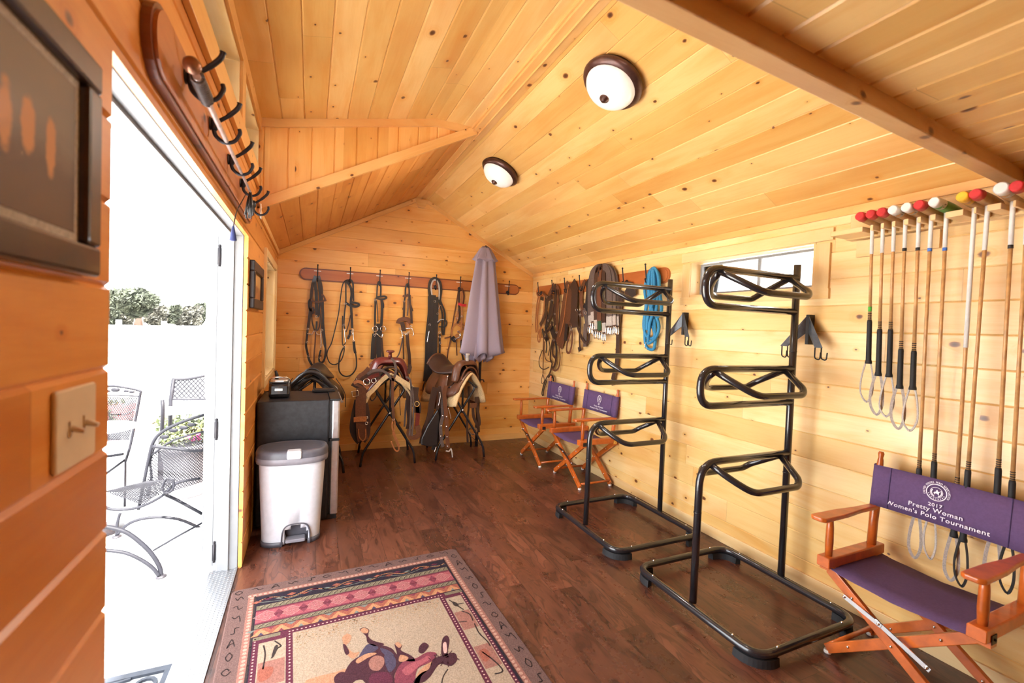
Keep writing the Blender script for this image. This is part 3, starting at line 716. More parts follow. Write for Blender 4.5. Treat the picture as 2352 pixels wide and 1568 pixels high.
        arc2(ef, .028, .033, R(-60), R(240), 30, p, 1.12); arc2(ef, .018, .021, 0, 2*math.pi, 24, p, 1.1)
        arc2(lambda u, v: ef(u, v), 0, .007, 0, 2*math.pi, 10, p, 1.6)
        for q in ([(-.012, -.034), (-.006, -.034), (-.004, -.052), (-.009, -.052)], [(.012, -.034), (.006, -.034), (.004, -.052), (.009, -.052)], [(-.012, -.055), (.012, -.055), (.012, -.052), (-.012, -.052)]):
            p.face(p.add([ef(*z) for z in q]))
    link('printed_emblem', p, M['white_print'], bs, 'white printed emblem and lettering')
    t.location = loc; t.rotation_euler = (0, 0, rot); return t
c1 = chair('large purple canvas folding chair in the right foreground under the mallets', (2.335, .975, 0), 0)
c2 = chair('purple canvas folding chair farthest away, in the corner by the back wall', (2.375, 4.325, 0), 0, near=False)
c3 = dup(c2); c3.location = (2.415, 3.63, 0); c3['label'] = 'purple canvas folding chair partly behind the farther saddle rack'

# ================================================================== MALLETS
sh = MB(); ys = [1.310, 1.265, 1.220, 1.175, 1.125, 1.080, 1.028, .938, .898, .826, .785]
sh.box((XR, .45, 1.955), (XR-.055, 1.475, 1.985)); sh.box((XR, .45, 1.985), (XR-.018, 1.475, 2.09))
edges = [1.475]+[y for y in ys]+[.45]
for k in range(len(edges)-1):
    a_ = edges[k]-(.016 if k else 0); b_2 = edges[k+1]+(.016 if k < len(edges)-2 else 0)
    if a_-b_2 > .006: sh.box((XR-.055, b_2, 1.960), (XR-.185, a_, 1.985))
sh.uv = {k: [(sh.v[i].y, sh.v[i].x+sh.v[i].z) for i in f] for k, f in enumerate(sh.f)}
shelf = thing('mallet_rack', 'pale pine slotted shelf on the right wall holding polo mallets', 'mallet rack', (XR-.05, .96, 1.85))
bevel(link('slotted_shelf', sh, M['pine_pale'], shelf), .002)
lb = MB(); lb.box((XR, 1.095, 1.865), (XR-.02, 1.44, 1.95)); link('backing_board', lb, M['pine_pale'], shelf)
specs = [ # tip, body, white length, band, band2, grip top z, grip bottom z, loop colour, extra
 ('red_paint', 'mallet_wood', .135, None, 1.531, 1.314, 'cotton'), ('red_paint', 'mallet_wood', .135, None, 1.488, 1.258, 'cotton'),
 ('red_paint', 'mallet_wood', .135, None, 1.487, 1.257, 'cotton'), ('tape_white', 'mallet_wood', .125, 'black', 1.397, 1.208, 'cotton'),
 ('tape_white', 'mallet_wood', .130, 'black', 1.390, 1.209, 'cotton'), ('red_paint', 'mallet_wood', .140, 'blue_tape', .861, .636, 'cotton'),
 ('tape_white', 'green_paint', .145, 'blue_tape', .907, .659, 'cotton'), ('yellow_paint', 'mallet_wood', .575, None, .826, .600, 'cotton'),
 ('red_paint', 'mallet_wood', .175, None, .903, .594, 'black'), ('tape_white', 'mallet_wood', .165, 'black', .938, .663, 'cotton'),
 ('red_paint', 'mallet_wood', .170, None, .900, .640, 'black')]
labs = ['red tipped polo mallet, first from the left, with green tape above its grip', 'red tipped polo mallet second from the left with short shaft', 'red tipped polo mallet third from the left, beside the white tipped ones',
 'short white tipped polo mallet numbered 12, left of its twin', 'short white tipped polo mallet numbered 12, right of its twin', 'red tipped polo mallet with blue band, between white tipped neighbours',
 'polo mallet with green head and white tip', 'yellow tipped polo mallet with long white taped shaft', 'red tipped polo mallet just right of the yellow tipped one', 'white tipped polo mallet with large head, second from the right edge', 'red tipped polo mallet at the right edge of the picture']
for k, (y, (tip, body, wl, band, gt, gb, lc)) in enumerate(zip(ys, specs)):
    t = thing('polo_mallet', labs[k], 'polo mallet', (2.50, y, gb-.2), 'polo mallets hanging on the slotted shelf')
    rr = .0235 if k not in (9,) else .027; zc_ = 1.985+rr+.001; tilt = .014
    X0, X1 = 2.395, 2.605
    if k == 6: X1 = 2.612
    h = MB(); h.lathe([(rr*.80, 0), (rr*.92, .03), (rr, .09), (rr, .13), (rr*.9, .185), (rr*.7, X1-X0-.004), (rr*.5, X1-X0)], (X0, y, zc_+tilt), (1, 0, -.08), 18)
    hd = link('head', h, M[body], t)
    c = MB(); L_ = .055 if tip != 'red_paint' else .028
    c.lathe([(rr*.70, -.006), (rr*.84, -.003), (rr*.88, .004), (rr*.98, L_)], (X0-.001, y, zc_+tilt+.0006), (1, 0, -.08), 18); link('tip', c, M[tip], hd)
    if k in (3, 4, 6):
        p = MB(); put_text(p, '12' if k < 6 else '13', .020, lambda u, v, y=y: (X0+.030+(v)*1., y-(.0242)*math.cos(-u/.0242+.55), zc_+tilt-.004-.0242*math.sin(.55-u/.0242))); link('number', p, M['black'], hd)
    zt = zc_-rr+.002; xb = 2.535
    sx = lambda z: 2.50+(xb-2.50)*(zt-z)/(zt-gb)
    lean = {7: .012, 8: .022}.get(k, 0)
    sy = lambda z: y+lean*(zt-z)/(zt-gb)
    P = lambda z: (sx(z), sy(z), z)
    s = MB(); s.tube([P(zt+.01), P((zt+gt)/2), P(gt)], [.0072, .0062, .0072], 10); shf = link('shaft', s, M['bamboo'], t)
    s = MB(); s.tube([P(zt+.004), P(zt-.03), P(zt-wl)], [.0088, .0080, .0078], 12); link('white_wrap', s, M['tape_white'], t)
    if band:
        s = MB(); s.tube([P(zt-wl), P(zt-wl-.014)], .0082, 12); link('tape_band', s, M[band], t)
    if k == 0:
        s = MB(); s.tube([P(gt+.065), P(gt+.042)], .0080, 12); link('tape_band', s, M['green_tape'], t)
    s = MB()
    for q in range(4): s.tube([P(gt+.034-.009*q), P(gt+.030-.009*q)], .0080, 12)
    link('thread_winding', s, M['black'], t)
    s = MB(); s.tube([P(gt), P(gt-.01), P(gt-.04), P(gb+.02), P(gb+.008), P(gb)], [.0085, .0105, .0105, .0115, .0145, .0145], 14); link('grip', s, M['rubber'], t)
    w = .018; bl = .20; a0 = Vector(P(gb+.01)); dy = .016 if k < 5 else .013; rnd = random.uniform(-.006, .006)
    pth = cr([a0+Vector((-.006, dy*.5, 0)), a0+Vector((-.008, dy*1.5, -.09)), a0+Vector((-.006, dy*1.6+rnd, -.16)), a0+Vector((0, rnd, -bl)), a0+Vector((.004, -dy*1.4, -.15)), a0+Vector((.004, -dy*1.2, -.07)), a0+Vector((.004, -dy*.4, 0))], 5)
    s = MB(); s.ribbon(pth, w*.62, .0022, (-1, -.7 if k % 2 else .7, 0)); link('wrist_loop', s, M[lc], t)

# ================================================================== CEILING LIGHTS
def ceil_light(label, x, y, z, power=16):
    t = thing('ceiling_light', label, 'ceiling light', (x, y, z), 'flush dome ceiling lights'); ax = NR
    c = Vector((x, y, z))
    s = MB(); s.lathe([(.150, 0), (.152, .012), (.165, .022), (.168, .034), (.160, .046), (.146, .054), (.138, .056)], c, ax, 40); link('canopy_ring', s, M['bronze'], t)
    s = MB(); s.lathe([(.138, .050), (.137, .062), (.126, .085), (.104, .106), (.072, .121), (.036, .129), (.010, .131)], c, ax, 40); link('glass_dome', s, M['opal'], t, 'white alabaster glass dome')
    s = MB(); s.lathe([(.022, .126), (.026, .131), (.025, .138), (.016, .143), (.014, .149), (.006, .153)], c, ax, 20); link('finial', s, M['bronze'], t)
    l = lamp('bulb_light', 'SPOT', c+NR*.17, power, (1, .93, .82), spot_size=R(165), spot_blend=.6, shadow_soft_size=.11)
    l.rotation_euler = NR.to_track_quat('-Z', 'Y').to_euler()
    return t
def onslope(px, py):
    d = FW + RT*((px-1176)/FPX) - UP*((py-784)/FPX); n = NR; p0 = Vector((XR, 0, EA)); k = (p0-CAM).dot(n)/d.dot(n); return CAM+d*k
p = onslope(1412, 182); ceil_light('larger looking dome ceiling light with bronze ring, nearer the camera', *p)
p = onslope(1152, 389); ceil_light('smaller looking dome ceiling light with bronze ring, toward the back wall', *p, power=34)

# ================================================================== HOOK BOARDS AND HOOKS
def board_long(t, c0, c1, zmid, h, depth, axis, name='board', mat='stain', off=0.):
    """rounded-end board with a stepped dark edge; axis 'x' on the back wall, 'y' on the side walls"""
    def outline(hh, a, b):
        pts = []
        for k in range(13): q = R(90+180*k/12); pts.append((a+hh+hh*math.cos(q), zmid(a)+hh*math.sin(q)))
        for k in range(13): q = R(-90+180*k/12); pts.append((b-hh+hh*math.cos(q), zmid(b)+hh*math.sin(q)))
        return pts
    def P(q, d):
        if axis == 'x': return (q[0], YB-d, q[1])
        return ((XR-d) if axis == 'yr' else (XL+d), q[0], q[1])
    for nm, a, b, hh, d0, d1, mt in (('edge_moulding', c0, c1, h/2, 0, depth*.7, 'stain_dark' if name != 'board_r' else 'stain'), (name.replace('_r', ''), c0+.012, c1-.012, h/2-.012, depth*.7, depth, mat)):
        mb = MB(); o = outline(hh, a, b); A = [P(q, d0) for q in o]; d = Vector(P(o[0], d1))-Vector(A[0]); mb.prism(A, d)
        mb.uv = {k: [((mb.v[i].x if axis == 'x' else mb.v[i].y), mb.v[i].z) for i in f] for k, f in enumerate(mb.f)}
        link(nm, mb, M[mat if nm != 'edge_moulding' else mt], t)
def coat_hook(t, base, n, up=.085, big=1., side=None):
    """wrought hook: oval plate, tall upper prong, short lower prong. n points into the room"""
    n = Vector(n); b = Vector(base); Z = Vector((0, 0, 1)); s = big
    mb = MB(); mb.lathe([(.017*s, 0), (.017*s, .003), (.010*s, .007)], b, n, 14)
    if big > 1:
        mb.ball(b+n*.012, .016, 10, sc=(.8, 1, 1.4))
        mb.tube(cr([b+n*.006, b+n*.024+Z*.012, b+n*.050+Z*.034, b+n*.074+Z*.062, b+n*.080+Z*.080], 5), [.006]*10+[.007]*10+[.0085], 10)
        mb.tube(cr([b+n*.010-Z*.006, b+n*.016-Z*.034, b+n*.040-Z*.052, b+n*.068-Z*.042, b+n*.082-Z*.016, b+n*.080-Z*.002], 5), [.0065]*10+[.0055]*10+[.006]*6, 10)
    else:
        mb.tube(cr([b+n*.004, b+n*.020*s-Z*.010*s, b+n*.036*s-Z*.002, b+n*.046*s+Z*.02*s, b+n*.060*s+Z*up], 6), [.0065*s]*12+[.0055*s]*12+[.005*s], 8)
        mb.ball(b+n*.060*s+Z*up, .0085*s, 8)
        mb.tube(cr([b+n*.012, b+n*.016*s-Z*.022*s, b+n*.034*s-Z*.034*s, b+n*.050*s-Z*.022*s, b+n*.054*s-Z*.004*s], 5), .006*s, 8)
        mb.ball(b+n*.054*s-Z*.003*s, .009*s, 8); mb.ball(b+n*.008, .017, 8, sc=(1, .7, 1.3))
    return link('hook', mb, M['iron'], t)
NB, NRW, NLW = (0, -1, 0), (-1, 0, 0), (1, 0, 0)
hb = thing('hook_board', 'long reddish wooden hook board on the back wall', 'hook board', (1.15, YB, 1.86))
zb = lambda x: 1.925-.0*(x)
board_long(hb, -.125, 2.435, zb, .13, .022, 'x')
HX = [.052, .378, .690, 1.010, 1.330, 1.625, 2.262]
for x in HX:
    coat_hook(hb, (x, YB-.022, 1.885), NB, .135)
    mb = MB(); mb.box((x-.035, YB-.022, 1.958), (x+.035, YB-.0235, 1.968)); link('name_label', mb, M['white_plastic'], hb)
hr = thing('hook_board', 'long reddish wooden hook board on the right wall, left of the window', 'hook board', (XR, 4.0, 1.86))
board_long(hr, 2.80, 5.14, lambda y: 1.905, .13, .022, 'yr', 'board_r')
HY = [4.93, 4.62, 4.18, 3.76, 3.46, 3.24, 2.97]
HYpx = [(1243, 672), (1276, 655), (1305, 648), (1340, 640), (1385, 625), (1440, 628), (1493, 618)]
HY = [at(q[0], q[1], x=XR-.03).y for q in HYpx]
for y in HY: coat_hook(hr, (XR-.022, y, 1.885), NRW, .12)
cr_ = thing('coat_rack', 'dark reddish wooden coat rack above the open doorway on the left wall', 'coat rack', (XL, 2.0, 1.94))
board_long(cr_, 1.16, 2.86, lambda y: 2.012, .165, .026, 'yl', 'board')
for y in (1.40, 1.70, 2.04, 2.36, 2.76): coat_hook(cr_, (XL+.026, y, 2.03), NLW, .075, 1.15)

mb = MB(); RODP = [at(441, 150, x=XL+.072), at(452, 175, x=XL+.072), at(478, 235, x=XL+.072), at(530, 345, x=XL+.072), at(575, 440, x=XL+.072)]
t = thing('riding_crop', 'long slender pale riding crop with a spiral grip resting across coat rack hooks', 'riding crop', tuple(RODP[2]))
mb = MB(); mb.tube(RODP[1:], [.009, .008, .0065, .005], 12); link('shaft', mb, simple('pale_pink_shaft', (.62, .50, .46, 1), .3, .2, coat=.4), t)
mb = MB(); mb.ball(RODP[0], .019, 14); link('ball_knob', mb, simple('copper_knob', (.30, .13, .07, 1), .3, .6), t)
mb = MB(); a, b = RODP[1], RODP[2]
mb.tube([a+(b-a)*k/140*.95+Vector((.0135*math.cos(k*.62), 0, .0135*math.sin(k*.62))) for k in range(141)], .0032, 6); link('spiral_grip', mb, M['lea_grey'], t)
q = RODP[-1]
t = thing('whip_lash', 'black tassel with thin cord hanging from the last coat rack hook', 'tassel', tuple(q))
mb = MB()
for k in range(26):
    a = random.uniform(0, 6.28); s_ = random.uniform(.2, 1.); d = Vector((.018*math.cos(a)*s_, .03*math.sin(a)*s_, 0))
    mb.tube([q+d*.2, q+d*.8+Vector((0, 0, -.05)), q+d*1.3+Vector((0, 0, random.uniform(-.12, -.08)))], .0022, 5)
link('tassel', mb, M['lea_black'], t)
mb = MB(); mb.tube(cr([at(u, v, x=XL+.045) for u, v in ((568, 440), (556, 462), (544, 485), (538, 510), (536, 522))], 5), .0022, 6); link('cord', mb, M['lea_black'], t)
mb = MB(); mb.lathe([(.003, 0), (.009, -.03), (.013, -.055), (.006, -.058)], at(536, 519, x=XL+.045), n=10); link('tip', mb, simple('dark_blue_yarn', (.02, .03, .12, 1), .8), t)
mb = MB()
p0 = at(599, 468, x=XL+.05); mb.grid([[p0+Vector((.004*math.sin(2.2*k+j), (k-2.5)*.007*(.5+j*.2), -.021*j)) for k in range(6)] for j in range(5)])
solid(solo('price_tag', mb, M['white_plastic'], 'crumpled whitish paper tag hanging at the far end of coat rack', 'tag'), .001)

SW = 1.4
# ================================================================== TACK ON THE BACK WALL
def strap(t, name, pts, w, mat, y=None, x=None, closed=False, th=.004, rope=False, cropd=None, d=0.):
    cx, cy, s = cropd; k = dict(y=YB-.035-d) if x is None else dict(x=XR-.035-d)
    P = cr([at(cx+u/s, cy+v/s, **k) for u, v in pts], 5, closed)
    mb = MB()
    if rope: mb.tube(P, w/2*SW, 8, closed=closed)
    else: mb.ribbon(P, w*(SW if w < .05 else 1.), th, NB if x is None else NRW, closed=closed)
    return link(name, mb, M[mat], t)
C6, C7 = (680, 600, 5.6), (920, 600, 4.9)
def tack(name, label, cat, group, px, py, parts, c, wall='b'):
    cx, cy, s = c
    loc = at(cx+px/s, cy+py/s, y=YB-.04) if wall == 'b' else at(cx+px/s, cy+py/s, x=XR-.04)
    t = thing(name, label, cat, tuple(loc), group)
    for i, p in enumerate(parts):
        nm, pts, w, m = p[:4]; o = dict(p[4]) if len(p) > 4 else {}
        strap(t, nm, pts, w, m, x=(None if wall == 'b' else 1), cropd=c, d=o.pop('d', .004*(i % 5)), **o)
    return t
def rings(t, c, pts, r, m='steel', wall='b', rr=.0022, name='buckle', d=.02):
    cx, cy, s = c
    for u, v in pts:
        p = at(cx+u/s, cy+v/s, y=YB-.04-d) if wall == 'b' else at(cx+u/s, cy+v/s, x=XR-.04-d)
        mb = MB(); P = [p+(Vector((r*math.cos(a), 0, r*math.sin(a))) if wall == 'b' else Vector((0, r*math.cos(a), r*math.sin(a)))) for a in [2*math.pi*k/14 for k in range(14)]]
        mb.tube(P, rr, 6, closed=True); link(name, mb, M[m], t)
RO = {'rope': True}; CL = {'closed': True}
BG = 'bridles hanging on the back wall hook board'
t = tack('bridle', 'dark brown bridle with a ported bit, leftmost on the back wall hooks', 'bridle', BG, 268, 180, [
 ('cheek_strap', [(252, 185), (215, 290), (195, 440), (190, 560), (175, 700), (152, 870)], .020, 'lea_dark'),
 ('cheek_strap', [(290, 185), (325, 330), (330, 520), (345, 700), (335, 880)], .020, 'lea_dark'),
 ('crown_strap', [(250, 190), (240, 260), (258, 400), (262, 560), (268, 690)], .022, 'lea_black'),
 ('crown_strap', [(280, 190), (295, 330), (308, 480), (290, 690), (268, 700)], .013, 'lea_black'),
 ('browband', [(190, 490), (230, 515), (290, 520), (370, 500), (350, 440), (325, 430)], .012, 'lea_brown'),
 ('noseband', [(200, 600), (205, 760), (235, 880), (262, 892), (292, 860), (312, 740), (300, 600)], .009, 'lea_dark'),
 ('rein', [(150, 870), (132, 1040), (130, 1100), (150, 1190), (170, 1270), (215, 1350)], .016, 'lea_black'),
 ('rein', [(335, 880), (360, 1050), (382, 1140), (372, 1240), (305, 1350)], .013, 'lea_dark'),
 ('rein', [(345, 500), (352, 800), (378, 1100), (365, 1260), (330, 1300), (298, 1280), (300, 1210), (318, 1140)], .013, 'lea_black'),
 ('rein', [(252, 880), (245, 1050), (232, 1200), (230, 1350)], .011, 'lea_brown'),
 ('ear_loop', [(190, 480), (165, 520), (170, 600), (195, 640)], .013, 'lea_black'),
 ('curb_strap', [(265, 770), (262, 850), (255, 885)], .014, 'lea_black'),
 ('throat_latch', [(215, 590), (228, 620), (215, 650), (205, 680)], .013, 'lea_dark'),
 ('bit', [(142, 928), (205, 934), (222, 905), (240, 897), (256, 908), (270, 935), (308, 942)], .009, 'steel', RO),
 ('curb_chain', [(325, 885), (318, 960), (325, 1030), (318, 1120)], .006, 'steel', RO)], C6)
rings(t, C6, [(152, 870), (332, 885), (142, 1040), (162, 1215), (308, 1240), (265, 715), (322, 1080)], .010)
t = tack('bridle', 'black bridle with reins in two wide low loops, second on the back wall', 'bridle', BG, 680, 215, [
 ('rein', [(672, 235), (620, 260), (590, 340), (565, 520), (545, 680), (500, 880), (455, 1050), (405, 1150), (400, 1230), (440, 1310), (510, 1325), (580, 1270), (615, 1170), (620, 1090)], .008, 'lea_black'),
 ('rein', [(620, 1090), (570, 1200), (550, 1320), (560, 1420), (620, 1475), (700, 1465), (765, 1390), (778, 1290), (762, 1150), (742, 1030)], .010, 'lea_black'),
 ('rein_end', [(742, 1030), (750, 1120), (762, 1180)], .020, 'lea_black'),
 ('crown_strap', [(640, 250), (640, 380), (640, 520), (625, 650), (615, 800), (625, 870)], .011, 'lea_black'),
 ('crown_strap', [(700, 235), (730, 280), (735, 400), (738, 510)], .013, 'lea_black'),
 ('cheek_strap', [(640, 240), (700, 330), (715, 420), (705, 520), (715, 700), (722, 860)], .018, 'lea_black'),
 ('cheek_strap', [(600, 700), (595, 850), (595, 1000), (605, 1080), (640, 1040)], .008, 'lea_black'),
 ('browband', [(640, 530), (690, 565), (760, 582), (805, 570), (800, 545), (740, 530), (690, 520)], .018, 'lea_black'),
 ('noseband', [(700, 690), (680, 790), (655, 880), (640, 910)], .008, 'lea_dark'),
 ('bit_cheek', [(625, 870), (628, 960), (640, 1045)], .008, 'steel', RO),
 ('bit', [(632, 948), (680, 950), (725, 940), (735, 880), (712, 870)], .009, 'steel', RO),
 ('bit_guard', [(700, 880), (690, 940), (665, 1000)], .018, 'lea_black'),
 ('curb_hook', [(735, 890), (738, 960), (742, 1020)], .005, 'steel', RO)], C6)
rings(t, C6, [(632, 545), (615, 820), (625, 880), (620, 1100), (740, 1020), (720, 905)], .010)
t = tack('bridle', 'black bridle with big ring bit and pale stitched cheekpieces, third on back wall', 'bridle', BG, 1065, 240, [
 ('crown_strap', [(1060, 260), (1045, 320), (1038, 450), (1025, 480)], .011, 'lea_black'), ('crown_strap', [(1078, 260), (1090, 330), (1088, 450)], .013, 'lea_black'),
 ('browband', [(1025, 470), (1070, 485), (1130, 485), (1163, 468), (1140, 450), (1085, 455), (1040, 460)], .015, 'lea_black'),
 ('cheek_strap', [(1018, 480), (1020, 560), (1015, 700), (1015, 850), (1010, 930)], .016, 'lea_black'), ('cheek_strap', [(1100, 490), (1108, 600), (1100, 760), (1088, 940)], .020, 'lea_black'),
 ('stitched_keeper', [(1020, 590), (1015, 720), (1012, 830), (1008, 940)], .008, 'white_plastic'), ('stitched_keeper', [(1106, 590), (1104, 700), (1098, 800)], .006, 'white_plastic'),
 ('throat_latch', [(1035, 500), (1048, 620), (1052, 780)], .007, 'lea_black'), ('strap_end', [(1110, 500), (1125, 560), (1122, 600)], .011, 'lea_black'),
 ('rein', [(1005, 930), (990, 1050), (985, 1150), (980, 1260)], .028, 'lea_black'), ('rein', [(1030, 930), (1022, 1100), (1012, 1250)], .020, 'lea_dark'),
 ('rein', [(1065, 800), (1065, 950), (1065, 1100), (1068, 1240)], .040, 'lea_black'), ('rein', [(1098, 980), (1105, 1080), (1115, 1180), (1120, 1230)], .016, 'lea_dark'),
 ('bit', [(1000, 940), (1040, 935), (1080, 970), (1105, 975), (1118, 930)], .010, 'steel', RO)], C6)
rings(t, C6, [(1018, 868), (1120, 868)], .030, name='bit_ring', rr=.004); rings(t, C6, [(1018, 500), (1012, 950)], .010)
t = tack('bridle', 'brown bridle with a curb chain bit, fourth on the back wall', 'bridle', BG, 1438, 270, [
 ('crown_strap', [(1425, 290), (1408, 350), (1405, 430), (1392, 520)], .013, 'lea_black'), ('crown_strap', [(1445, 290), (1455, 380), (1452, 480)], .014, 'lea_dark'),
 ('browband', [(1375, 440), (1400, 452), (1435, 440), (1420, 425)], .016, 'lea_brown'),
 ('cheek_strap', [(1392, 520), (1390, 620), (1385, 720)], .018, 'lea_dark'), ('cheek_strap', [(1460, 430), (1465, 520), (1480, 640), (1488, 800)], .018, 'lea_dark'),
 ('throat_latch', [(1440, 480), (1438, 620), (1430, 700)], .010, 'lea_grey'), ('strap_end', [(1475, 560), (1490, 610), (1500, 640)], .012, 'lea_dark'), ('strap_end', [(1395, 560), (1380, 600), (1370, 620)], .009, 'lea_dark'),
 ('noseband', [(1310, 800), (1325, 760), (1380, 740), (1440, 745), (1468, 790)], .032, 'lea_brown'),
 ('noseband_lining', [(1360, 780), (1380, 850), (1385, 900)], .035, 'lea_dark'), ('rope_keeper', [(1420, 780), (1440, 830), (1450, 870)], .022, 'lea_tan'),
 ('rein', [(1370, 1000), (1345, 1120), (1320, 1200), (1290, 1240)], .010, 'lea_grey'), ('rein', [(1375, 960), (1380, 1100), (1385, 1260)], .012, 'lea_dark'),
 ('rein', [(1430, 930), (1440, 1080), (1455, 1200), (1462, 1330)], .026, 'lea_dark'), ('rein_tie', [(1440, 1340), (1470, 1360), (1450, 1400)], .026, 'lea_black'),
 ('bit', [(1330, 870), (1355, 890), (1400, 865), (1440, 862), (1490, 858)], .008, 'steel', RO),
 ('bit_shank', [(1350, 880), (1370, 950), (1365, 990)], .009, 'steel', RO), ('bit_shank', [(1490, 860), (1515, 930), (1500, 960)], .008, 'steel', RO),
 ('curb_chain', [(1365, 910), (1390, 935), (1420, 940), (1445, 920), (1460, 890)], .007, 'steel', RO)], C6)
rings(t, C6, [(1385, 515), (1350, 990), (1335, 860), (1480, 830), (1395, 925), (1420, 938), (1442, 918)], .010)
t = tack('harness', 'black harness bundle with pale collar lining, fifth on the back wall', 'harness', BG, 395, 240, [
 ('collar', [(335, 400), (325, 300), (345, 215), (395, 195), (440, 240), (452, 330), (440, 430), (455, 480)], .028, 'lea_black'),
 ('collar_lining', [(355, 380), (345, 290), (362, 225), (395, 208), (425, 250), (436, 330), (432, 430)], .012, 'cotton'),
 ('trace', [(335, 390), (330, 600), (305, 850), (300, 1100), (280, 1350)], .040, 'lea_black'), ('trace', [(370, 380), (355, 600), (345, 900), (330, 1200), (315, 1430)], .045, 'lea_black'),
 ('trace', [(400, 400), (400, 620), (390, 850), (385, 1050), (372, 1180)], .040, 'lea_black'), ('trace_loop', [(290, 1330), (258, 1400), (255, 1480), (275, 1505), (292, 1470), (288, 1390)], .010, 'lea_dark'),
 ('side_strap', [(440, 440), (480, 520), (500, 600), (495, 720), (485, 830)], .016, 'lea_black'), ('side_strap', [(440, 480), (470, 600), (465, 760), (480, 830)], .014, 'lea_black'),
 ('noseband', [(420, 700), (450, 660), (495, 655), (520, 690), (500, 735), (430, 735)], .012, 'lea_black'), ('noseband_lining', [(415, 685), (450, 655), (490, 655)], .007, 'cotton', {'d': .035}),
 ('lead_strap', [(440, 820), (442, 950), (438, 1120)], .016, 'lea_black'), ('padded_strap', [(385, 700), (385, 860)], .055, 'lea_black'),
 ('bit', [(350, 488), (400, 480), (430, 490), (458, 498)], .008, 'steel', RO), ('bit_shank', [(440, 500), (415, 560), (385, 590)], .008, 'steel', RO),
 ('chain', [(325, 780), (312, 840), (300, 910)], .008, 'steel', RO), ('chain', [(325, 820), (355, 840), (385, 855)], .006, 'steel', RO), ('braided_cord', [(328, 860), (332, 950), (325, 1030)], .008, 'cotton', RO)], C7)
rings(t, C7, [(385, 450), (330, 715), (440, 800), (440, 850), (445, 920), (375, 1125), (420, 590)], .012)
t = tack('bridle', 'orange tan bridle with red browband, hanging just left of the umbrella', 'bridle', BG, 670, 285, [
 ('crown_strap', [(655, 300), (645, 380), (615, 550), (580, 750), (560, 900), (535, 1010), (525, 1105)], .012, 'lea_brown'), ('crown_strap', [(690, 300), (715, 380), (705, 480)], .012, 'lea_brown'),
 ('cheek_strap', [(660, 310), (658, 480), (665, 620), (640, 700)], .018, 'lea_dark'), ('cheek_strap', [(690, 340), (690, 480), (690, 640), (680, 800)], .014, 'lea_tan'),
 ('browband', [(650, 475), (690, 492), (740, 495)], .022, 'red_paint'), ('throat_latch', [(655, 540), (630, 650), (640, 700), (690, 740), (730, 760)], .013, 'lea_tan'),
 ('noseband', [(720, 730), (690, 700), (640, 690), (600, 720), (580, 780), (580, 850), (610, 880)], .011, 'lea_tan'), ('noseband', [(640, 800), (690, 770), (735, 745)], .016, 'lea_tan'),
 ('curb_strap', [(625, 820), (650, 860), (685, 880)], .020, 'lea_tan'), ('blinker', [(580, 850), (600, 880), (625, 890)], .055, 'lea_black'), ('tie_strap', [(495, 865), (540, 855), (575, 840)], .012, 'lea_brown'),
 ('rein', [(680, 880), (685, 1000), (705, 1100), (705, 1135)], .014, 'lea_dark'), ('rein', [(628, 900), (632, 1000), (635, 1060)], .010, 'lea_brown'), ('bit', [(640, 780), (670, 810), (665, 850), (620, 870)], .010, 'steel', RO)], C7)
rings(t, C7, [(635, 640), (690, 622), (670, 830), (612, 875), (680, 915), (638, 550)], .011)

